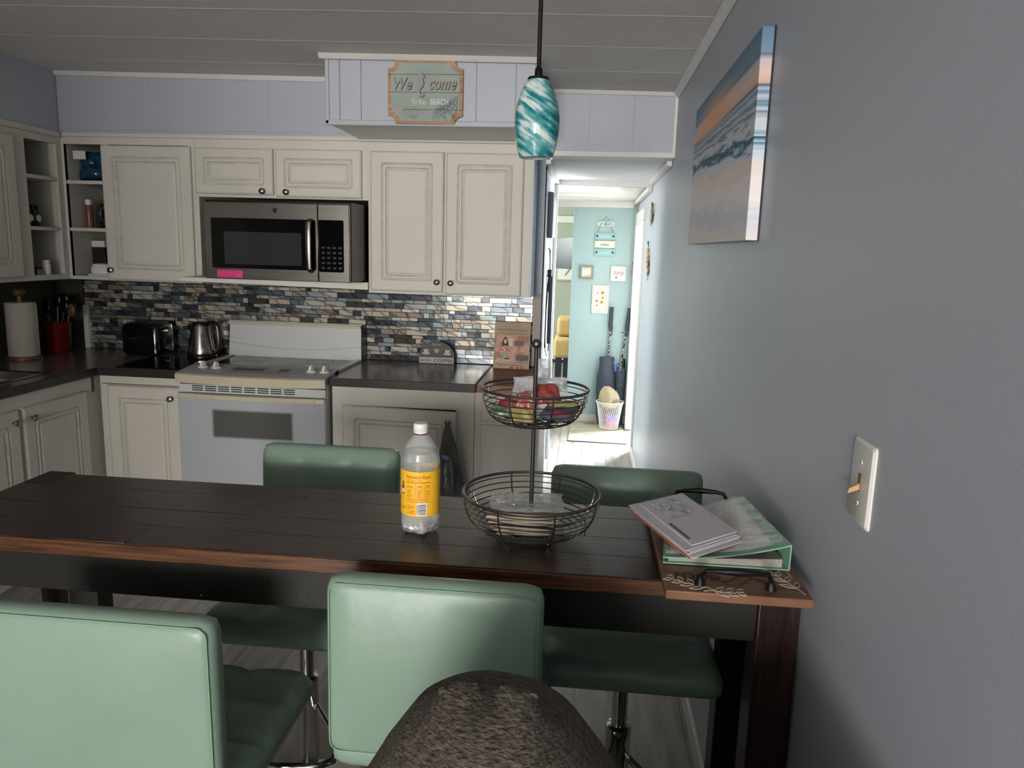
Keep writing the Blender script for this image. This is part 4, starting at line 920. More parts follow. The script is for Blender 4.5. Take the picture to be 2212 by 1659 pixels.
Lk(v, rp.inputs[0])
# sun glow
dy_ = mth('MULTIPLY', mth('SUBTRACT', sp.outputs[1], .60), 2.4); dz_ = mth('MULTIPLY', mth('SUBTRACT', sp.outputs[2], .80), 5.5)
dist = mth('SQRT', mth('ADD', mth('MULTIPLY', dy_, dy_), mth('MULTIPLY', dz_, dz_)))
gl = mth('MULTIPLY', mth('SUBTRACT', 1, dist, True), mth('GREATER_THAN', sp.outputs[2], .73))
mx = N('ShaderNodeMix'); mx.data_type = 'RGBA'; Lk(gl, mx.inputs[0]); Lk(rp.outputs[0], mx.inputs[6]); mx.inputs[7].default_value = (*s2l((.93, .68, .45)), 1); Lk(mx.outputs[2], b.inputs['Base Color'])
CY0, CY1 = 1.917, 3.0
mb = MB(); mb.box(XR-.036, XR-.0045, CY0, CY1, 1.592, 2.082); part('canvas', mb, m, t, .002, smooth=False)
mb = MB(); mb.box(XR-.0085, XR-.0042, CY0-.001, CY1+.001, 1.591, 2.083); part('back_staples', mb, BLACKM, t)

# ------------------------------------------------------------------ light switch
t = thing('light_switch', 'white wall plate with a tan toggle light switch on right wall', 'switch', (XR-.004, 1.097, 1.235))
FX = lambda a, b_, d_: (XR-.004-d_, a, b_)
mb = MB(); L = []
for ins, dd, rd in ((0, 0, .006), (0, .002, .006), (.004, .0055, .005)):
    L.append([FX(a, b_, dd) for a, b_ in rrect(1.057+ins, 1.137-ins, 1.174+ins, 1.297-ins, rd)])
mb.loops(L); part('plate', mb, WHITEP, t)
TAN = mat('toggle_tan', (.74, .62, .44), .4, noise=.05)
mb = MB(); mb.box(XR-.0105, XR-.009, 1.092, 1.103, 1.223, 1.249); part('slot', mb, mat('slot_tan', (.50, .40, .26), .6, noise=.1), t)
mb = MB(); mb.hexa([(XR-.009, 1.0935, 1.226), (XR-.009, 1.1015, 1.226), (XR-.009, 1.1015, 1.236), (XR-.009, 1.0935, 1.236), (XR-.026, 1.094, 1.219), (XR-.026, 1.101, 1.219), (XR-.024, 1.101, 1.227), (XR-.024, 1.094, 1.227)]); part('toggle', mb, TAN, t, .001)
for z_ in (1.205, 1.266):
    mb = MB(); mb.lathe([(.0032, 0), (.003, -.001), (.001, -.0013)], (XR-.0095, 1.0975, z_), 14, 'x'); sc_ = part('screw', mb, WHITEP, t)
    mb = MB(); mb.box(XR-.0112, XR-.0107, 1.0950, 1.10, z_-.0004, z_+.0004); part('screw_slot', mb, BLACKM, sc_)

# ------------------------------------------------------------------ welcome sign
yb_ = 3.352; wx0, wx1, wz0, wz1 = -.885, -.560, 2.073, 2.333
t = thing('welcome_sign', 'notched wooden plank welcome sign with coral and shells hung on the ceiling box', 'sign', (-.72, yb_, 2.07))
WOODL = mat('sign_wood_rim', (.72, .58, .44), .6, nscale=10, stretch=(1, 1, 5), rgb2=(.60, .46, .33))
SGN = mat('sign_face_sage', (.64, .68, .65), .7, nscale=7, rgb2=(.58, .63, .60), bump=.1, bscale=50)
def notched(x0, x1, z0, z1, r_):
    out = []
    for cx_, cz_, a0 in ((x1, z1, 180+90), (x0, z1, 0), (x0, z0, 90), (x1, z0, 180)):
        pass
    def arc(cx_, cz_, a, b_, n_=6): return [(cx_+r_*cos(radians(a+(b_-a)*i/n_)), cz_+r_*sin(radians(a+(b_-a)*i/n_))) for i in range(n_+1)]
    out += arc(x0, z0, 90, 0)[::1]; out += arc(x1, z0, 180, 90); out += arc(x1, z1, 270, 180); out += arc(x0, z1, 0, -90)
    return out
def clip_poly(P, z0, z1):
    def half(P, zz, keep):
        o_ = []
        for i in range(len(P)):
            a, b_ = P[i], P[(i+1) % len(P)]; ia, ib = keep(a[1]), keep(b_[1])
            if ia: o_.append(a)
            if ia != ib: f_ = (zz-a[1])/(b_[1]-a[1]); o_.append((a[0]+(b_[0]-a[0])*f_, zz))
        return o_
    return half(half(P, z0, lambda v_: v_ >= z0), z1, lambda v_: v_ <= z1)
OUT = notched(wx0, wx1, wz0, wz1, .034); INN = notched(wx0+.012, wx1-.014, wz0+.012, wz1-.011, .038)
cuts = [wz0, wz0+.0605, wz0+.131, wz0+.2035, wz1]
for a, b_ in zip(cuts[:-1], cuts[1:]):
    mb = MB(); mb.prism(clip_poly(OUT, a+.0008, b_-.0008), Fy(yb_), 0, .010); pl = part('plank', mb, WOODL, t)
    mb = MB(); mb.prism(clip_poly(INN, max(a+.0012, wz0+.012), min(b_-.0012, wz1-.011)), Fy(yb_), .010, .0108); part('painted_face', mb, SGN, pl)
mb = MB(); mb.box(wx0+.03, wx1-.03, yb_-.004, yb_-.0005, wz0+.01, wz1-.01); part('backing', mb, GRIME, t)
F2 = lambda cx_, cz_, yy: (lambda a, b_, d_: (cx_+a, yy-d_, cz_+b_))
SH = mat('sign_shadow_line', (.20, .18, .17), .7, noise=.1); LT = mat('sign_cutout_grey', (.63, .60, .59), .6, noise=.05)  # dark offset copies under raised letters and seahorse paint their shadow
text('We', .082, .052, F2(-.819, 2.238, yb_-.0112), 'lettering', SH, t, shear=.25, bold=.03); text('We', .080, .050, F2(-.8205, 2.2395, yb_-.0135), 'lettering', LT, t, shear=.25, bold=.02, label='raised grey script letters')
text('come', .120, .040, F2(-.645, 2.2325, yb_-.0112), 'lettering', SH, t, shear=.35, bold=.03); text('come', .118, .038, F2(-.6465, 2.234, yb_-.0135), 'lettering', LT, t, shear=.35, bold=.02)
# seahorse standing for the l
P = [(-.752, 2.277), (-.741, 2.283), (-.733, 2.277), (-.722, 2.262), (-.735, 2.262), (-.731, 2.25), (-.728, 2.236), (-.738, 2.222), (-.746, 2.208), (-.741, 2.195), (-.733, 2.193), (-.729, 2.2), (-.727, 2.19), (-.737, 2.183), (-.750, 2.188), (-.757, 2.202), (-.757, 2.222), (-.750, 2.24), (-.757, 2.262)]
mb = MB(); mb.prism(P, Fy(yb_), .0108, .015); part('seahorse', mb, LT, t)
mb = MB(); mb.tube([(p[0]+.002, yb_-.0115, p[1]-.001) for p in P[:18]], .0012, 4); part('seahorse_shadow', mb, SH, t)
WHT = mat('sign_white_print', (.86, .85, .80), .6, noise=.05)
text('To the', .060, .023, F2(-.752, 2.165, yb_-.011), 'lettering', WHT, t, bold=.01); text('BEACH', .077, .024, F2(-.672+.012, 2.1655, yb_-.011), 'lettering', WHT, t, bold=.015)
CO = mat('sign_coral_blue', (.50, .57, .68), .7, noise=.1); PE = mat('sign_peach', (.72, .66, .58), .7, noise=.1); PZ = mat('sign_shell', (.72, .73, .70), .7, noise=.1)
rg = random.Random(3); mb = MB()
def branch(x_, z_, a, l_, w_, dpt):
    x2, z2 = x_+cos(a)*l_, z_+sin(a)*l_
    if not (wx0+.016 < x2 < wx1-.018 and wz0+.015 < z2 < wz1-.08): return
    mb.tube([(x_, yb_-.0113, z_), (x2, yb_-.0113, z2)], w_, 4, flat=.3)
    if dpt: 
        for q in (-1, 1): branch(x2, z2, a+q*rg.uniform(.35, .75), l_*rg.uniform(.68, .9), w_*.72, dpt-1)
branch(-.592, wz0+.013, 1.8, .024, .0045, 8); branch(-.628, wz0+.013, 2.1, .018, .0036, 7); branch(-.590, wz0+.04, 1.3, .022, .0036, 7); branch(-.60, wz0+.03, 2.4, .02, .0036, 7)
part('coral_print', mb, CO, t)
mb = MB(); cx_, cz_ = -.775, wz0+.018
for k in range(9):
    a = radians(35+k*14); mb.tube([(cx_+cos(a)*.008, yb_-.0113, cz_+sin(a)*.008), (cx_+cos(a)*(.052+.004*sin(k)), yb_-.0113, cz_+sin(a)*.052)], .0016, 4, flat=.3)
mb.tube([(cx_+cos(radians(30+k*12))*.054, yb_-.0113, cz_+sin(radians(30+k*12))*.054) for k in range(11)], .0012, 4, flat=.3); part('shell_print', mb, PZ, t)
mb = MB(); cx_, cz_ = -.845, wz0+.052; P = []
for k in range(10):
    a = radians(20+k*36); q = .040 if k % 2 == 0 else .011; P.append((cx_+q*cos(a)*.85, cz_+q*sin(a)))
mb.prism([(max(p[0], wx0+.014), max(p[1], wz0+.014)) for p in P], Fy(yb_), .0108, .0112); part('starfish_print', mb, PE, t)

# ------------------------------------------------------------------ worktop things
t = thing('coffee_sign', 'small arched coffee sign with three cups on the worktop against the mosaic', 'sign', (-.805, 4.07, .915))
m = mat('slate_print', (.27, .26, .27), .5, noise=.1); ys = 4.085
P = [(-.902, .917), (-.708, .917), (-.708, .955)]+[(-.805+.097*cos(radians(a)), .962+.078*sin(radians(a))) for a in range(0, 181, 12)]+[(-.902, .955)]
mb = MB(); mb.prism(P, Fy(ys+.008), 0, .008); bd = part('board', mb, m, t, .0005)
mb = MB(); mb.prism([(-.907, .915), (-.707, .915), (-.707, .956), (-.907, .956)], Fy(ys), 0, .006); fr = part('base_plank', mb, mat('sign_rust', (.50, .40, .33), .6, noise=.3, nscale=40), t)
mb = MB(); mb.prism([(-.902, .920), (-.711, .920), (-.711, .951), (-.902, .951)], Fy(ys), .006, .0066); part('base_face', mb, mat('sign_chalk', (.72, .72, .70), .6, noise=.15, nscale=60), fr)
text('COFFEE', .107, .019, F2(-.768, .935, ys-.0068), 'lettering', BLACKM, fr, bold=.01); text('but first', .060, .017, F2(-.866, .936, ys-.0068), 'lettering', BLACKM, fr, shear=.4)
text('Espresso', .050, .013, F2(-.808, 1.022, ys-.0004), 'lettering', mat('print_pale', (.74, .72, .70), .6, noise=.05), bd, shear=.3)
PP = mat('print_pale', (.74, .72, .70), .6)
for cx_, cz_, mm in ((-.868, .982, PP), (-.808, .985, mat('print_latte', (.72, .62, .48), .6, noise=.1)), (-.748, .982, PP)):
    mb = MB(); mb.prism([(cx_-.013, cz_+.013), (cx_+.013, cz_+.013), (cx_+.009, cz_-.008), (cx_-.009, cz_-.008)], Fy(ys), 0, .0006); c_ = part('cup_print', mb, mm, bd)
    mb = MB(); mb.tube([(cx_+.013+.006*sin(a), ys-.0004, cz_+.004+.007*cos(a)) for a in [pi*i/8 for i in range(9)]], .0012, 4); part('handle_print', mb, mm, c_)
    if cx_ != -.808:
        mb = MB(); mb.lathe([(.022, 0), (.022, -.0004)], (cx_, ys-.0001, cz_-.010), 20, 'y'); mb.v = [(p[0], p[1], (cz_-.010)+(p[2]-cz_+.010)*.3) for p in mb.v]; part('saucer_print', mb, mm, bd)
t = thing('cookbook', 'hardcover cookbook with kitchen photo cover leaning on the wall above the wooden worktop', 'book', (-.39, 4.08, .91))
LE = .055
def FB(a, b_, d_): return (a, 4.055+(b_-.911)*LE/.24-d_, b_)
bx0, bx1, bz0, bz1 = -.486, -.292, .911, 1.158
mb = MB(); mb.prism([(bx0, bz0), (bx1, bz0), (bx1, bz1), (bx0, bz1)], FB, -.022, 0); part('pages', mb, PAPER, t)
mb = MB(); mb.prism([(bx0-.002, bz0), (bx1+.002, bz0), (bx1+.002, bz1+.002), (bx0-.002, bz1+.002)], FB, 0, .002); cv = part('cover', mb, mat('cover_sand', (.66, .59, .46), .35, nscale=9, rgb2=(.60, .54, .42)), t)
def bp_(x0, x1, z0, z1, m_, dd, nm='cover_picture'):
    mb = MB(); mb.prism([(x0, z0), (x1, z0), (x1, z1), (x0, z1)], FB, .002, .002+dd); return part(nm, mb, m_, cv)
CP = mat('cover_kitchen', (.62, .38, .33), .4, nscale=16, rgb2=(.74, .58, .46), sharp=(.45, .55))
bp_(bx0+.003, bx1-.006, .942, 1.087, CP, .0002)
bp_(-.430, -.385, 1.03, 1.072, mat('cover_window', (.80, .76, .66), .4, noise=.1), .0003); bp_(-.375, -.325, 1.035, 1.06, mat('cover_stove', (.42, .28, .27), .4, noise=.3, nscale=30), .0003); bp_(-.365, -.296, .955, .985, mat('cover_dark', (.28, .24, .24), .4, noise=.2), .0003); bp_(bx0+.01, -.37, .945, .965, mat('cover_plates', (.75, .66, .60), .4, noise=.3, nscale=40), .0003)
def blob(cx_, cz_, rx, rz, m_, dd, nm='cover_figure'):
    mb = MB(); mb.prism([(cx_+rx*cos(2*pi*i/20), cz_+rz*sin(2*pi*i/20)) for i in range(20)], FB, .002, .002+dd); part(nm, mb, m_, cv)
HR = mat('cover_hair', (.33, .18, .14), .5, noise=.1)
blob(-.426, 1.055, .013, .026, HR, .0004); blob(-.437, 1.035, .007, .028, HR, .0004); blob(-.415, 1.035, .007, .028, HR, .0004); blob(-.426, 1.056, .008, .012, mat('cover_skin', (.86, .70, .62), .5, noise=.05), .0006)
blob(-.426, 1.005, .030, .028, mat('cover_blouse', (.70, .30, .28), .5, nscale=60, rgb2=(.85, .7, .66)), .0005); blob(-.428, .990, .024, .012, mat('cover_bowl', (.52, .64, .42), .4, noise=.1), .0007); blob(-.415, .960, .022, .010, PP, .0007); blob(-.413, .964, .017, .005, mat('cover_berry', (.5, .14, .14), .5, noise=.1), .0008)
for k in range(14):
    a = rg.uniform(0, 1); side = k % 2; blob(bx0+.006 if side else bx0+.02+a*.165, .93+a*.2 if side else .917, .005, .005, [CP, CO, HR, mat('cover_leaf', (.46, .50, .28), .5, noise=.1)][k % 4], .0004, 'cover_flower')
TB = mat('cover_text_green', (.34, .36, .26), .5, noise=.05); TR = mat('cover_text_red', (.62, .20, .15), .5, noise=.05)
FT = lambda cx_, cz_: (lambda a, b_, d_: FB(cx_+a, cz_+b_, .0028+d_))
text('The', .012, .006, FT(-.43, 1.138), 'lettering', TB, cv, shear=.3); text('Pioneer Woman Cooks', .168, .015, FT(-.389, 1.120), 'lettering', TB, cv, shear=.4)
text('FOOD FROM MY FRONTIER', .165, .006, FT(-.389, 1.099), 'lettering', TR, cv, bold=.02); text('REE DRUMMOND', .135, .008, FT(-.389, .929), 'lettering', TR, cv, bold=.02)
# clear plastic packet standing at counter end
m = mat('film_clear_white', (.92, .93, .96), .12, alpha=.65, bump=.8, bscale=40, spec=1)
pouch('plastic_pouch', 'clear white plastic pouch at the end of the wooden worktop by the hall', 'bag', -.195, 3.78, .962, .07, .10, .012, .15, 1.35, m, None, 11)

# toaster
t = thing('toaster', 'black two slot toaster with chrome lever on the left worktop', 'toaster', (-2.43, 3.99, .914))
BT = mat('toaster_black', (.035, .035, .04), .12, noise=.1, coat=.5)
mb = MB(); L = []
for ins, z_, rd in ((.008, .922, .03), (0, .93, .035), (0, 1.06, .035), (.006, 1.082, .03), (.02, 1.093, .025)): L.append([(a, b_, z_) for a, b_ in rrect(-2.548+ins, -2.325-ins, 3.91+ins, 4.09-ins, rd, 6)])
mb.loops(L); bo = part('body', mb, BT, t)
for yy in (3.965, 4.015):
    mb = MB(); mb.box(-2.52, -2.36, yy, yy+.022, 1.0925, 1.0945); part('slot', mb, DARKIN, bo)
mb = MB(); mb.box(-2.53, -2.34, 3.93, 4.07, .914, .923); part('base', mb, BLACK, t)
mb = MB(); mb.box(-2.328, -2.300, 3.97, 4.01, 1.045, 1.062); part('lever', mb, CHROME, t, .003)
mb = MB(); mb.lathe([(.012, 0), (.012, .014), (.009, .017)], (-2.327, 3.99, .955), 16, 'x'); part('dial', mb, CHROME, t)
mb = MB(); mb.box(-2.49, -2.43, 3.9095, 3.9105, 1.010, 1.013); part('trim_strip', mb, CHROME, t)
# kettle
kx, ky = -2.105, 3.965
t = thing('kettle', 'brushed steel electric kettle with black handle and lid beside the stove', 'kettle', (kx, ky, .914))
mb = MB(); mb.lathe([(.078, .915), (.078, .930), (.074, .936)], (kx, ky, 0), 36); part('base', mb, BLACK, t)
mb = MB(); mb.lathe([(.073, .936), (.074, .94), (.070, .96), (.050, 1.085), (.047, 1.095)], (kx, ky, 0), 36); part('body', mb, mat('kettle_steel', (.70, .66, .62), .22, 1, noise=.06, nscale=4, stretch=(1, 1, 40)), t)
mb = MB(); mb.lathe([(.048, 1.094), (.046, 1.104), (.036, 1.110), (.01, 1.113)], (kx, ky, 0), 30); part('lid', mb, BLACK, t)
mb = MB(); mb.tube([(kx+.040, ky, 1.104), (kx+.075, ky-.003, 1.108), (kx+.097, ky-.004, 1.09), (kx+.104, ky-.004, 1.02), (kx+.104, ky-.004, .965), (kx+.085, ky-.002, .945), (kx+.068, ky, .945)], .012, 10, radii=[.012, .015, .014, .012, .013, .012, .01]); part('handle', mb, BLACK, t)
mb = MB(); mb.tube([(kx-.042, ky-.01, 1.06), (kx-.060, ky-.012, 1.088), (kx-.066, ky-.014, 1.092)], .011, 8, radii=[.016, .011, .007]); part('spout', mb, BLACK, t)
mb = MB(); mb.box(kx+.030, kx+.046, ky-.062, ky-.052, .975, 1.05); part('gauge', mb, mat('gauge', (.35, .40, .45), .1, noise=.1), t, .003)
# outlet behind kettle
t = thing('wall_outlet', 'grey electrical outlet plate on the mosaic behind the kettle', 'outlet', (-1.99+.0, YB-.006, 1.06))
mb = MB(); mb.prism(rrect(-2.078, -2.010, 1.005, 1.120, .004), Fy(YB-.006), 0, .005); pl = part('plate', mb, mat('outlet_taupe', (.50, .47, .42), .4, noise=.05), t, .001)
for z_ in (1.035, 1.087):
    mb = MB(); mb.prism(rrect(-2.060, -2.028, z_-.013, z_+.013, .008), Fy(YB-.006), .005, .0065); sk = part('socket', mb, WHITEP, pl)
    for dx in (-.006, .006): mb = MB(); mb.box(-2.044+dx-.0012, -2.044+dx+.0012, YB-.0131, YB-.0125, z_-.005, z_+.005); part('socket_slot', mb, DARKIN, sk) if False else None
# cutting board / mat
t = thing('counter_mat', 'black rectangular glass mat on the worktop left of the stove', 'mat', (-2.2, 3.7, .914))
mb = MB(); mb.prism(rrect(-2.34, -1.99, 3.535, 3.88, .015), lambda a, b_, d_: (a+(.0), b_, .914+d_), .0005, .006); part('glass', mb, BLACKG, t, .001)
# paper towel
t = thing('paper_towel_roll', 'white paper towel roll on a wooden stand in the dark left corner', 'paper towel', (-2.93, 3.67, .914))
mb = MB(); mb.lathe([(.085, .9145), (.085, .926), (.08, .929)], (-2.93, 3.67, 0), 32); part('stand_base', mb, BUTCH, t)
mb = MB(); mb.lathe([(.012, .929), (.012, 1.25)], (-2.93, 3.67, 0), 14); part('stand_pole', mb, BUTCH, t)
mb = MB(); mb.ball((-2.93, 3.67, 1.262), .030, 20, 10, (1, 1, .8)); part('finial', mb, BUTCH, t)
mb = MB(); mb.lathe([(.02, .931), (.070, .931), (.071, .934), (.071, 1.207), (.070, 1.21), (.02, 1.21)], (-2.93, 3.67, 0), 40); mb.box(-2.862, -2.8605, 3.66, 3.70, .934, 1.20); part('paper', mb, mat('towel_paper', (.82, .79, .74), .9, noise=.05, nscale=30, bump=.5, bscale=150), t)
# utensil crock
t = thing('utensil_crock', 'dark red utensil crock behind the paper towel roll', 'crock', (-2.93, 3.93, .914))
mb = MB(); mb.lathe([(.055, .915), (.065, .93), (.072, 1.07), (.076, 1.085), (.070, 1.086), (.064, 1.07), (.058, .94)], (-2.93, 3.93, 0), 32); part('pot', mb, mat('crock_red', (.42, .10, .08), .25, noise=.15), t)
for k, (dx, dy, hh) in enumerate(((-.03, .01, .17), (.0, .02, .19), (.03, .0, .16), (.02, .03, .2), (-.02, -.02, .15), (.045, .01, .14))):
    u_ = thing('spatula', ['leftmost dark spatula in the red crock', 'tall dark ladle in the red crock middle', 'dark slotted spoon in the red crock', 'tallest dark turner in the red crock', 'short dark spoon at the front of the red crock', 'pale wooden spoon leaning right in the red crock'][k], 'utensil', (-2.93+dx*.5, 3.93+dy*.5, .95), 'utensils in the red crock')
    mm = BLACK if k < 5 else BUTCH; x1_, y1_, z1_ = -2.93+dx*1.6, 3.93+dy, .98+hh
    mb = MB(); mb.tube([(-2.93+dx*.5, 3.93+dy*.5, .95), (x1_, y1_, z1_)], .004, 6); part('shaft', mb, mm, u_)
    mb = MB(); mb.ball((x1_+dx*.3, y1_, z1_+.03), .024, 12, 8, (1, .35, 1.5)); part('head', mb, mm, u_)
# shelf contents: back open shelves x -2.735..-2.50 ; left open shelves y 3.56..3.785
m = mat('zip_bag', (.10, .30, .42), .12, nscale=20, rgb2=(.04, .12, .18), bump=.8, bscale=25, coat=.6)
pouch('storage_bag', 'dark blue plastic bag with white label on the top corner shelf', 'bag', -2.63, 3.93, 1.925, .19, .15, .08, 0, pi/2, m, None, 21)
t = thing('paper_label', 'white paper label taped on the blue plastic bag, top corner shelf', 'label', (-2.68, 3.88, 1.96)); mb = MB(); mb.box(-2.715, -2.645, 3.866, 3.868, 1.955, 1.998); part('paper', mb, PAPER, t)
def jar(label, x_, y_, z_, r_, h_, mb_, ml_, g, n_='spice_jar', cat='jar'):
    t = thing(n_, label, cat, (x_, y_, z_), g)
    mb = MB(); mb.lathe([(r_*.92, 0), (r_, h_*.04), (r_, h_*.72), (r_*.8, h_*.82)], (x_, y_, z_), 20); part('body', mb, mb_, t)
    mb = MB(); mb.lathe([(r_*.86, h_*.82), (r_*.88, h_), (r_*.8, h_*1.01)], (x_, y_, z_), 20); part('lid', mb, ml_, t)
    return t
GD = mat('glass_dark', (.16, .13, .12), .15, noise=.2); GP = mat('jar_pink', (.55, .33, .30), .3, noise=.3, nscale=30); MT = mat('mug_teal', (.16, .27, .31), .15, noise=.1)
jar('tall pinkish shaker at left on the middle shelf right of corner', -2.69, 3.93, 1.601, .020, .15, GP, WHITEP, None)
jar('dark brown jar behind the pink shaker on the middle shelf', -2.64, 4.0, 1.601, .03, .13, GD, BLACK, None)
t = thing('mug', 'teal ceramic pitcher mug at right on the middle shelf', 'mug', (-2.55, 3.93, 1.601)); mb = MB(); mb.lathe([(.035, 0), (.042, .02), (.042, .13), (.038, .15), (.034, .13), (.034, .02)], (-2.553, 3.93, 1.601), 24); part('body', mb, MT, t)
mb = MB(); mb.tube([(-2.59, 3.92, 1.72), (-2.615, 3.915, 1.70), (-2.615, 3.915, 1.65), (-2.592, 3.92, 1.63)], .006, 8); part('handle', mb, MT, t)
t = thing('butter_dish', 'white lidded butter dish on the lowest corner shelf', 'dish', (-2.62, 3.93, 1.345)); mb = MB(); mb.prism(rrect(-2.69, -2.51, 3.87, 3.99, .02), lambda a, b_, d_: (a, b_, 1.345+d_), .0005, .012); part('tray', mb, WHITEP, t, .002)
mb = MB(); mb.loops([[(a, b_, z_) for a, b_ in rrect(-2.68+i_, -2.58-i_, 3.885+i_, 3.975-i_, .02)] for i_, z_ in ((0, 1.358), (0, 1.39), (.008, 1.41), (.02, 1.415))]); part('cover', mb, WHITEP, t)
t = thing('small_box', 'small white carton on the lowest corner shelf above dark jars', 'box', (-2.69, 4.03, 1.345)); mb = MB(); mb.box(-2.73, -2.655, 3.99, 4.06, 1.50, 1.535); part('carton', mb, WHITEP, t, .002); mb = MB(); mb.box(-2.73, -2.655, 3.99, 4.06, 1.3455, 1.4995); part('carton_base', mb, GD, t, .002)
jar('dark glass jar on the lowest corner shelf centre', -2.60, 4.04, 1.3455, .03, .12, GD, BLACK, None)
for k, yy in enumerate((3.60, 3.655)): 
    jt = jar('dark spice jar with round white label, %s of two on left wall middle shelf' % ('left' if k == 0 else 'right'), -2.80, yy, 1.6, .024, .105, GD, BLACK, 'white labelled jars on the middle left shelf')
    mb = MB(); mb.lathe([(.017, .0245), (.017, .0255)], (-2.80, yy, 1.64), 16, 'x'); part('round_label', mb, PAPER, jt)
jar('clear glass canister on the top left wall shelf', -2.84, 3.60, 1.852, .028, .13, mat('glass_grey', (.50, .50, .47), .1, noise=.2), GD, None, 'canister', 'canister')
jar('white pill bottle on the lowest left wall shelf', -2.79, 3.70, 1.345, .022, .085, WHITEP, WHITEP, None, 'pill_bottle', 'bottle')
t = thing('small_box', 'tall pale carton on the lowest left wall shelf', 'box', (-2.84, 3.61, 1.345)); mb = MB(); mb.box(-2.87, -2.82, 3.585, 3.63, 1.3455, 1.465); part('carton', mb, mat('carton_pale', (.62, .60, .55), .6, noise=.1), t, .001)
jar('small clear round jar on the lowest left wall shelf', -2.79, 3.645, 1.345, .022, .05, mat('glass_grey', (.5, .5, .47)), GD, None)
# plastic bag on door knob
t = thing('plastic_bag', 'grey translucent plastic bag hanging from the ajar cabinet door knob', 'bag', (-.62, 3.44, .4))
m = mat('bag_grey', (.38, .38, .37), .3, nscale=12, stretch=(3, 3, 1), rgb2=(.24, .24, .24), bump=1, bscale=22, coat=.3)
mb = MB(); L = []
for z_, rx, ry, cxx in ((.738, .006, .006, -.622), (.725, .012, .012, -.620), (.69, .022, .016, -.618), (.63, .036, .025, -.612), (.56, .052, .035, -.606), (.48, .066, .045, -.600), (.40, .072, .05, -.596), (.34, .060, .04, -.596), (.32, .03, .02, -.596)):
    L.append([(cxx+rx*cos(2*pi*i/28)*(1+.10*sin(5*2*pi*i/28+z_*9)), 3.410+ry*sin(2*pi*i/28)*(1+.12*cos(7*2*pi*i/28+z_*5)), z_) for i in range(28)])
mb.loops(L); part('bag', mb, m, t, ang=80)
mb = MB(); mb.tube([(-.622+.012*sin(2*pi*i/12), 3.44-.018+.02*cos(2*pi*i/12), .738+.006*sin(4*pi*i/12)) for i in range(12)], .0025, 6, closed=True); bh = part('handle_loop', mb, m, t)
mb = MB(); mb.box(-.635, -.600, 3.362, 3.364, .575, .60); part('printed_logo', mb, mat('bag_print', (.55, .60, .80), .5, nscale=60, rgb2=(.2, .25, .5), sharp=(.48, .52)), t)

# ------------------------------------------------------------------ hall decor
Ye = 6.85
FE = lambda cx_, cz_, dd=0: (lambda a, b_, d_: (cx_+a, Ye-dd-d_, cz_+b_))
def wbox(x0, x1, z0, z1, d0, d1, m_, nm, par, bev=.001): mb = MB(); mb.box(x0, x1, Ye-d1, Ye-d0, z0, z1); return part(nm, mb, m_, par, bev)
t = thing('hanging_sign', 'three plank hanging sign reading breathe relax unwind with striped flip flops on top', 'sign', (.15, Ye, 1.55))
SA = mat('sign_aqua', (.58, .76, .75), .6, noise=.05); SW = mat('sign_cream', (.90, .90, .84), .6, noise=.03)
for k, (z_, m_, tx, tm) in enumerate(((1.690, SA, 'breathe', WHT), (1.618, SW, 'relax', BLACKM), (1.548, SA, 'unwind', WHT))):
    pl = wbox(.060, .238, z_-.030, z_+.030, .004, .016, m_, 'plank', t)
    text(tx, .10 if k != 1 else .08, .028 if k != 1 else .022, FE(.148, z_, .0165), 'lettering', tm, pl, shear=.3)
    if k != 1:
        for xx in (.078, .220): mb = MB(); mb.prism([(xx-.011, z_), (xx, z_-.012), (xx+.011, z_), (xx, z_+.012)], lambda a, b_, d_: (a, Ye-.016-d_, b_), 0, .003); part('diamond_stud', mb, BLACKM, pl)
TW = mat('twine', (.60, .52, .40), .8, noise=.2)
for xx in (.078, .220):
    for a, b_ in ((1.648, 1.660), (1.578, 1.588)): mb = MB(); mb.tube([(xx, Ye-.01, a), (xx, Ye-.01, b_)], .0025, 5); part('twine', mb, TW, t)
for sg in (-1, 1): mb = MB(); mb.tube([(.150+sg*.070, Ye-.01, 1.720), (.150+sg*.045, Ye-.012, 1.775)], .002, 5); part('twine', mb, TW, t)
for sg in (-1, 1):
    P = [(.150+sg*.034+.036*cos(2*pi*i/24)*(1+.1*cos(2*pi*i/24*2)), 1.795+.030*sin(2*pi*i/24)*(.85+.12*cos(2*(2*pi*i/24)))) for i in range(24)]
    mb = MB(); mb.prism(P, lambda a, b_, d_: (a, Ye-d_, b_), .006, .016); ff = part('flip_flop', mb, SW, t)
    for q in (-.018, .0, .018): mb = MB(); mb.box(.150+sg*.034+q-.003, .150+sg*.034+q+.003, Ye-.0168, Ye-.0158, 1.775, 1.815); part('stripe', mb, SA, ff)
    mb = MB(); mb.tube([(.150+sg*.034-.02, Ye-.018, 1.78), (.150+sg*.034, Ye-.024, 1.80), (.150+sg*.034+.022, Ye-.018, 1.79)], .0025, 5); part('strap', mb, TW, ff)
mb = MB(); mb.tube([(.125, Ye-.012, 1.825), (.15, Ye-.006, 1.862), (.175, Ye-.012, 1.825)], .002, 5); part('hanger', mb, TW, t)
t = thing('framed_sign', 'square sign in weathered grey wooden frame, left on the aqua hall wall', 'sign', (0, Ye, 1.37))
GW = mat('weathered_wood', (.62, .59, .53), .7, noise=.3, nscale=20)
wbox(-.045, .045, 1.325, 1.415, .004, .010, SW, 'face', t)
for a in ((-.060, .060, 1.412, 1.430), (-.060, .060, 1.310, 1.328), (-.060, -.043, 1.328, 1.412), (.043, .060, 1.328, 1.412)): wbox(*a, .003, .022, GW, 'frame_side', t)
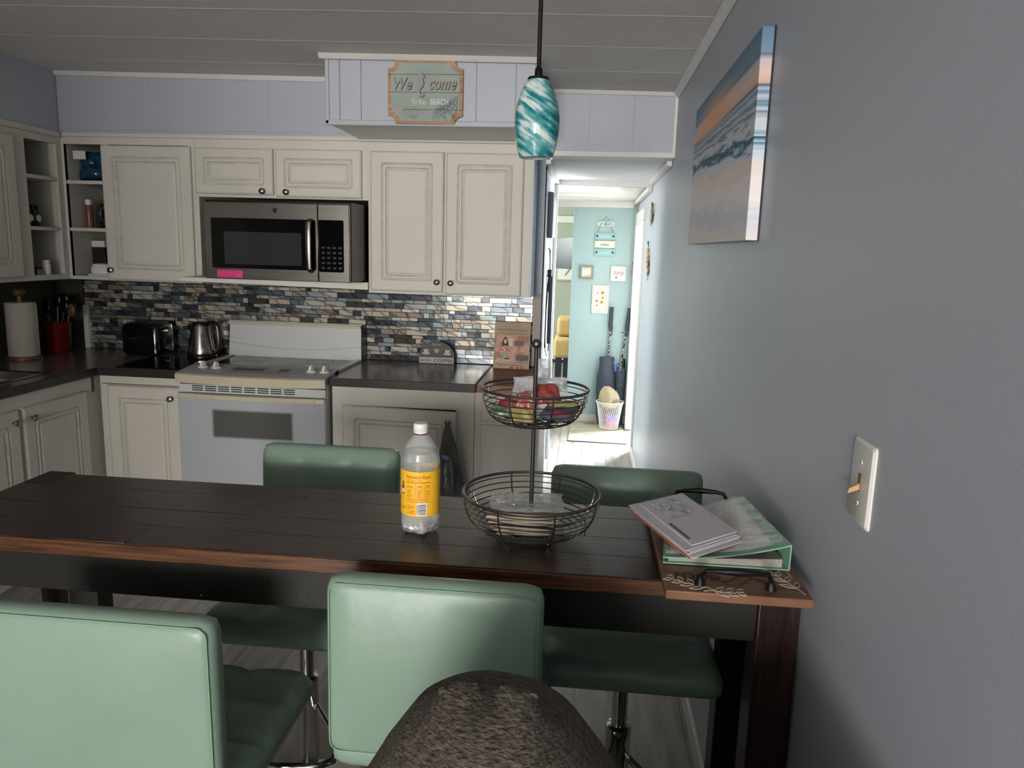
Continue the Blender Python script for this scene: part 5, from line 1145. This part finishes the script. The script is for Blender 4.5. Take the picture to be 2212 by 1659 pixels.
text('white', .05, .014, FE(.005, 1.342, .0105), 'lettering', GW, t, shear=.3); text('life is', .04, .010, FE(-.01, 1.395, .0105), 'lettering', SA, t, shear=.3)
t = thing('block_sign', 'square white block sign with grey script home and red heart, right on hall wall', 'sign', (.28, Ye, 1.37))
bl = wbox(.213, .348, 1.300, 1.432, .003, .028, PAPER, 'block', t); 
text('home', .088, .042, FE(.282, 1.376, .0285), 'lettering', GW, t, shear=.4); text('IS WHERE THE', .055, .006, FE(.29, 1.350, .0285), 'lettering', GW, t)
mb = MB(); mb.prism([(.262, 1.322), (.272, 1.333), (.270, 1.339), (.265, 1.339), (.262, 1.335), (.259, 1.339), (.254, 1.339), (.252, 1.333)], lambda a, b_, d_: (a, Ye-d_, b_), .028, .0295); part('heart', mb, mat('heart_red', (.62, .22, .18), .5, noise=.05), t)
t = thing('sunflower_plaque', 'tall white lattice edged plaque painted with yellow sunflowers on hall wall', 'plaque', (.13, Ye, 1.1))
mb = MB(); P = []
for i in range(80):
    pass
mb.box(.055, .210, Ye-.014, Ye-.004, 1.005, 1.260); pq = part('board', mb, mat('plaque_white', (.90, .89, .84), .5, noise=.03), t, .002)
mb = MB()
for i in range(11):
    for j in range(18):
        xx, zz = .060+i*.0145, 1.010+j*.0145
        if .088 < xx < .176 and 1.05 < zz < 1.225: continue
        if (i+j) % 2 == 0: mb.box(xx-.003, xx+.003, Ye-.0146, Ye-.0139, zz-.003, zz+.003)
part('lattice_holes', mb, mat('lattice_shadow', (.50, .54, .52), .7, noise=.1), pq, kind='stuff')
FY = mat('sunflower_yellow', (.88, .70, .25), .5, noise=.15, nscale=40); FC = mat('sunflower_centre', (.45, .28, .12), .6, noise=.2)
for cx_, cz_, q in ((.105, 1.190, .009), (.150, 1.192, .018), (.152, 1.148, .013), (.100, 1.118, .014), (.145, 1.108, .017), (.104, 1.078, .011)):
    mb = MB(); mb.prism([(cx_+q*(1 if i % 2 else .8)*cos(2*pi*i/20), cz_+q*(1 if i % 2 else .8)*sin(2*pi*i/20)) for i in range(20)], lambda a, b_, d_: (a, Ye-d_, b_), .014, .0152); fw = part('sunflower', mb, FY, pq)
    mb = MB(); mb.prism([(cx_+q*.4*cos(2*pi*i/12), cz_+q*.4*sin(2*pi*i/12)) for i in range(12)], lambda a, b_, d_: (a, Ye-d_, b_), .0152, .0160); part('flower_centre', mb, FC, pq)
# walking sticks / picker tools in bags
NV = mat('nylon_navy', (.26, .29, .34), .7, noise=.2, nscale=30, bump=.4, bscale=60); PK = mat('printed_pole', (.72, .72, .70), .4, nscale=70, rgb2=(.10, .11, .13), sharp=(.5, .54))  # navy lightened to carry the haze of the bright hall
for k, (x0_, xt, yt, zb_, lab) in enumerate(((.212, .236, 6.80, .60, 'black gripped detector rod standing upright in its carry bag, left one'), (.30, .392, 6.74, .56, 'black gripped detector rod leaning right into the corner by the door'))):
    t = thing('detector_rod', lab, 'rod', (x0_, 6.76, .1))
    def pt(s): return (x0_+(xt-x0_)*s, 6.76+(yt-6.76)*s, .10+.97*s)
    mb = MB(); mb.tube([pt(s/10) for s in range(2, 9)], .0085, 10); part('shaft', mb, PK, t)
    mb = MB(); mb.tube([pt(.79), pt(.83), pt(.90), pt(.96), pt(1.0)], .016, 12, radii=[.014, .019, .018, .017, .020]); part('grip', mb, NV, t)
    mb = MB(); p = pt(.80); mb.tube([(p[0]+.012, p[1]-.01, p[2]+.06), (p[0]+.018, p[1]-.012, p[2]), (p[0]+.012, p[1]-.01, p[2]-.06)], .006, 6); part('strap', mb, NV, t)
    if k: 
        for s in (.48, .77): p = pt(s); mb = MB(); mb.tube([(p[0]-.045, p[1], p[2]+.004), (p[0]+.01, p[1], p[2])], .003, 6); part('side_pin', mb, NV, t)
t = thing('carry_bag', 'navy drawstring bag around the left rod with tan printed front', 'bag', (.22, 6.72, 0))
mb = MB(); L = []
for z_, rx, ry in ((.01, .06, .04), (.10, .075, .05), (.30, .085, .055), (.45, .080, .05), (.53, .066, .042), (.575, .062, .036), (.60, .066, .034), (.625, .062, .03)):
    L.append([(.215+rx*cos(2*pi*i/28)*(1+.04*sin(9*i)), 6.765+ry*sin(2*pi*i/28), z_) for i in range(28)])
mb.loops(L); part('bag', mb, NV, t, ang=80)
mb = MB(); mb.tube([(.165, 6.74, .61), (.150, 6.73, .52), (.152, 6.73, .42), (.160, 6.74, .37)], .004, 6); part('drawstring', mb, NV, t)
t = thing('carry_bag', 'navy bag around the leaning rod beside the door casing', 'bag', (.35, 6.72, 0))
mb = MB(); L = []
for z_, rx, ry in ((.01, .035, .03), (.2, .040, .035), (.42, .044, .035), (.50, .046, .03), (.54, .040, .025)):
    L.append([(.345+rx*cos(2*pi*i/24), 6.775+ry*sin(2*pi*i/24), z_) for i in range(24)])
mb.loops(L); part('bag', mb, NV, t, ang=80)
mb = MB(); mb.lathe([(.020, .54), (.020, .61), (.012, .615)], (.36, 6.76, 0), 16); part('flashlight_end', mb, BLACK, t)
mb = MB(); mb.tube([(.383+.004, 6.74+.02*cos(2*pi*i/14), .555+.035*sin(2*pi*i/14)) for i in range(14)], .004, 6, closed=True); part('green_cord', mb, mat('cord_green', (.20, .58, .32), .5, noise=.05), t)
mb = MB(); mb.box(.286, .306, 6.735, 6.75, .50, .56); part('blue_tab', mb, mat('tab_blue', (.20, .42, .75), .5, noise=.05), t, .003)
t = thing('wastebasket', 'white wire mesh wastebasket with tan paper bag and colourful wrapper on the rug', 'wastebasket', (.25, 6.62, .012))
bxc, byc = .255, 6.60
mb = MB(); n1_, n2_ = 36, 16
def wr_(s, a): q = .080+.035*s+.006*max(0, s-.85)*6; return (bxc+q*cos(a), byc+q*sin(a), .016+.235*s)
for k in range(n1_):
    for dr_ in (1, -1):
        P = [wr_(j/n2_, 2*pi*k/n1_+dr_*j/n2_*.9) for j in range(n2_+1)]; mb.tube(P, .0014, 3)
part('wire_mesh', mb, WHITEP, t, kind='stuff')
for s, q in ((0, .003), (1, .0045)): mb = MB(); mb.tube([wr_(s, 2*pi*i/40) for i in range(40)], q, 6, closed=True); part('rim', mb, WHITEP, t)
mb = MB(); mb.lathe([(.079, .013), (.079, .017)], (bxc, byc, 0), 32); part('bottom', mb, WHITEP, t)
PBG = mat('paper_bag_tan', (.66, .60, .50), .7, noise=.12, nscale=14, bump=.4, bscale=18)
t = thing('paper_bag', 'crumpled tan bag with dark lettering sticking out of the white wastebasket', 'bag', (bxc, byc, .1))
mb = MB(); L = []
for z_, rx, ry, dx in ((.20, .075, .05, 0), (.25, .092, .05, 0), (.29, .092, .045, -.002), (.33, .078, .04, -.008), (.365, .050, .03, -.018), (.385, .024, .015, -.024)):
    L.append([(bxc-.006+dx+rx*cos(2*pi*i/24), byc+.01+ry*sin(2*pi*i/24)*(1+.1*sin(5*i)), z_) for i in range(24)])
mb.loops(L); part('bag', mb, PBG, t, ang=80)
text('Pickle', .085, .034, lambda a, b_, d_: (bxc+.034+a, byc-.0435-d_-abs(a)*-.25, .262+b_+a*.22), 'lettering', BLACKM, t)
pouch('wrapper', 'pink and purple wrapper seen through the wastebasket mesh', 'wrapper', bxc+.02, byc-.03, .085, .10, .11, .03, .1, 1.2, mat('wrapper_pink', (.90, .45, .55), .4, nscale=12, rgb2=(.45, .40, .75), sharp=(.4, .6)), None, 31)
pouch('tissue', 'crumpled white tissue in the lower half of the wastebasket', 'tissue', bxc+.03, byc-.01, .045, .09, .07, .04, .4, .4, PAPER, None, 32)
# rug
t = thing('door_mat', 'beige distressed pattern rug on the bright hall floor', 'rug', (.14, 6.4, 0))
RG = mat('rug_pattern', (.62, .60, .52), .95, nscale=7, stretch=(1, 3.5, 1), rgb2=(.42, .42, .45), sharp=(.36, .42), bump=.3, bscale=150, detail=6)
mb = MB(); mb.prism([(-.095, 6.09), (.385, 6.08), (.385, 6.80), (-.085, 6.82)], lambda a, b_, d_: (a, b_, d_), .0005, .009); part('pile', mb, RG, t, .003)
mb = MB(); P = [(-.095, 6.09), (.385, 6.08), (.385, 6.80), (-.085, 6.82)]; mb.tube([(a, b_, .004) for a, b_ in P], .004, 5, closed=True); part('binding', mb, mat('rug_binding', (.45, .42, .36), .9, noise=.1), t)
# ornaments on right wall: lizard like metal pieces
def ornament(name, label, y0, z0, z1, m_, seed, lean=0):
    rg = random.Random(seed); t = thing(name, label, 'ornament', (XR-.004, y0, (z0+z1)/2)); h_ = z1-z0
    mb = MB(); P = []; Rr = []
    for i in range(13): s = i/12; P.append((XR-.014, y0+.025*sin(s*5+seed)+lean*(s-.5), z0+h_*s)); Rr.append(.004+.020*max(0, sin(pi*min(1, s*1.15)))**1.5+(.008 if 9 < i < 12 else 0))
    mb.tube(P, .01, 8, radii=Rr, flat=.5); bo = part('body', mb, m_, t)
    for s in (.42, .72):
        for sg in (-1, 1): q = P[int(s*12)]; mb = MB(); mb.tube([q, (q[0]-.002, q[1]+sg*.055, q[2]+.02), (q[0]-.002, q[1]+sg*.06, q[2]+.06)], .004, 5); part('limb', mb, m_, t)
    for sg in (-1, 1): q = P[12]; mb = MB(); mb.tube([q, (q[0]-.004, q[1]+sg*.03, q[2]+.03)], .003, 5); part('antenna', mb, BLACKM, t)
    return t
ornament('wall_ornament', 'blue and green metal creature ornament, upper one on the hall right wall', 5.06, 1.725, 1.845, mat('orn_multi', (.35, .55, .55), .35, nscale=30, rgb2=(.55, .35, .20), sharp=(.45, .55)), 1)
ornament('wall_ornament', 'orange and brown creature ornament, lower one on the hall right wall', 5.16, 1.375, 1.60, mat('orn_orange', (.78, .58, .42), .4, nscale=35, rgb2=(.35, .25, .2), sharp=(.42, .5)), 4, .05)
ornament('wall_ornament', 'small pink and black ornament past the hall door casing', 6.76, 1.36, 1.44, mat('orn_pink', (.85, .55, .52), .5, nscale=25, rgb2=(.1, .1, .12), sharp=(.36, .4)), 2)
# frames on left hall wall
FRM = mat('frame_blue_grey', (.36, .44, .48), .5, noise=.05)
for k, (y0, y1, z0, z1, dd) in enumerate(((4.46, 4.72, 1.625, 1.885, .030), (4.86, 5.05, 1.64, 1.87, .022))):
    t = thing('picture_frame', ['thick blue grey picture frame seen edge-on, nearer one on hall left wall', 'thin blue grey picture frame seen edge-on, farther one on hall left wall'][k], 'frame', (-.24, y0, z0))
    mb = MB(); mb.box(-.2395, -.24+dd, y0, y1, z0, z1); part('frame', mb, FRM, t, .002)
    mb = MB(); mb.box(-.24+dd, -.24+dd+.001, y0+.02, y1-.02, z0+.02, z1-.02); part('picture', mb, PAPER, t)
# hanging leash rack
t = thing('hanging_straps', 'dark straps and cord hanging from a hook on the hall left wall', 'straps', (-.235, 4.6, 1.5))
mb = MB(); mb.tube([(-.238, 4.60, 1.565), (-.225, 4.60, 1.56), (-.222, 4.60, 1.545), (-.230, 4.60, 1.535)], .004, 6); part('hook', mb, BLACKM, t)
mb = MB(); mb.tube([(-.226, 4.60, 1.56), (-.222, 4.585, 1.50), (-.222, 4.60, 1.44)], .004, 6); part('strap_top', mb, BLACKM, t)
mb = MB(); mb.box(-.236, -.210, 4.575, 4.61, 1.395, 1.44); part('buckle', mb, BLACKM, t, .004)
mb = MB(); mb.box(-.230, -.204, 4.66, 4.72, .98, 1.40); part('wide_strap', mb, mat('strap_grey', (.30, .33, .36), .5, noise=.1), t, .004)
mb = MB(); mb.tube([(-.228, 4.58, 1.40), (-.232, 4.50, 1.25), (-.232, 4.49, 1.1), (-.230, 4.55, .95), (-.226, 4.66, .90), (-.222, 4.74, .93), (-.222, 4.74, 1.0)], .003, 6); part('cord', mb, BLACKM, t)
mb = MB(); mb.tube([(-.226, 4.57, 1.39), (-.230, 4.47, 1.2), (-.230, 4.46, .98)], .004, 6); part('cord', mb, BLACKM, t)
mb = MB(); mb.tube([(-.222, 4.735, 1.39), (-.214, 4.74, 1.2), (-.214, 4.745, 1.0)], .0035, 6); part('chain', mb, CHROME, t)

# far room: tv, wall art, armchair, sensor
t = thing('television', 'black wall mounted television tilted down in the room beyond the hall', 'television', (-.2, 8.6, 1.5))
mb = MB(); mb.hexa([(-.352, 8.40, 1.36), (-.10, 8.10, 1.36), (-.08, 8.13, 1.36), (-.33, 8.43, 1.36), (-.372, 8.36, 1.68), (-.12, 8.02, 1.70), (-.10, 8.06, 1.70), (-.35, 8.40, 1.68)]); part('panel', mb, mat('tv_black', (.20, .23, .27), .3, noise=.1), t, .003)
mb = MB(); mb.box(-.20, -.136, 8.25, 8.32, 1.48, 1.56); part('bracket', mb, BLACKM, t)
t = thing('wall_art', 'pale framed picture on the green wall under the television', 'picture', (-.28, 10.59, 1.3))
mb = MB(); mb.box(-.42, -.10, 10.565, 10.599, 1.14, 1.46); part('frame', mb, mat('frame_pale', (.72, .68, .64), .6, noise=.1), t, .004); mb = MB(); mb.box(-.40, -.12, 10.563, 10.565, 1.16, 1.44); part('print', mb, PAPER, t)
mb = MB(); mb.tube([(-.30, 10.562, 1.22), (-.24, 10.562, 1.30), (-.22, 10.562, 1.42)], .012, 5); part('stroke', mb, mat('stroke_grey', (.6, .64, .66), .6, noise=.1), t)
mb = MB(); mb.box(-.42, -.18, 10.56, 10.57, 1.44, 1.50); part('green_note', mb, mat('note_green', (.45, .70, .45), .6, noise=.1), t)
ARM = mat('chair_mustard', (.78, .66, .46), .8, noise=.1, nscale=30)
t = thing('armchair', 'mustard yellow upholstered armchair in the room beyond the hall', 'armchair', (-.2, 8.6, 0))
mb = MB(); mb.box(-.335, -.14, 8.42, 9.0, .36, .58); part('seat', mb, ARM, t, .04, seg=4)
mb = MB(); mb.box(-.31, -.14, 8.62, 8.98, .585, .80); part('backrest', mb, ARM, t, .04, seg=4)
for (xx, yy) in ((-.28, 8.48), (-.28, 8.9), (-.19, 8.48), (-.19, 8.9)): mb = MB(); mb.box(xx-.03, xx+.03, yy-.03, yy+.03, .004, .36); part('leg', mb, mat('leg_navy', (.16, .19, .25), .5, noise=.1), t)
t = thing('wall_sensor', 'round white plate with blue centre on the far green wall', 'sensor', (-.55, 10.59, .6))
mb = MB(); mb.lathe([(.075, 0), (.07, -.02)], (-.545, 10.599, .51), 24, 'y'); part('plate', mb, WHITEP, t)
mb = MB(); mb.lathe([(.048, -.02), (.045, -.026)], (-.545, 10.599, .51), 24, 'y'); part('lens', mb, mat('lens_blue', (.20, .33, .50), .3, noise=.1), t)
t = thing('power_cord', 'black power cord lying along the far room baseboard', 'cord', (-.4, 10.4, .01))
mb = MB(); mb.tube([(-.75, 10.50, .10), (-.5, 10.42, .02), (-.3, 10.46, .04), (-.05, 10.40, .02)], .012, 6); part('cord', mb, BLACK, t)
mb = MB(); mb.tube([(-.75, 10.52, .03), (-.55, 10.5, .07), (-.3, 10.50, .02), (-.05, 10.5, .02)], .010, 6); part('cord', mb, BLACK, t)
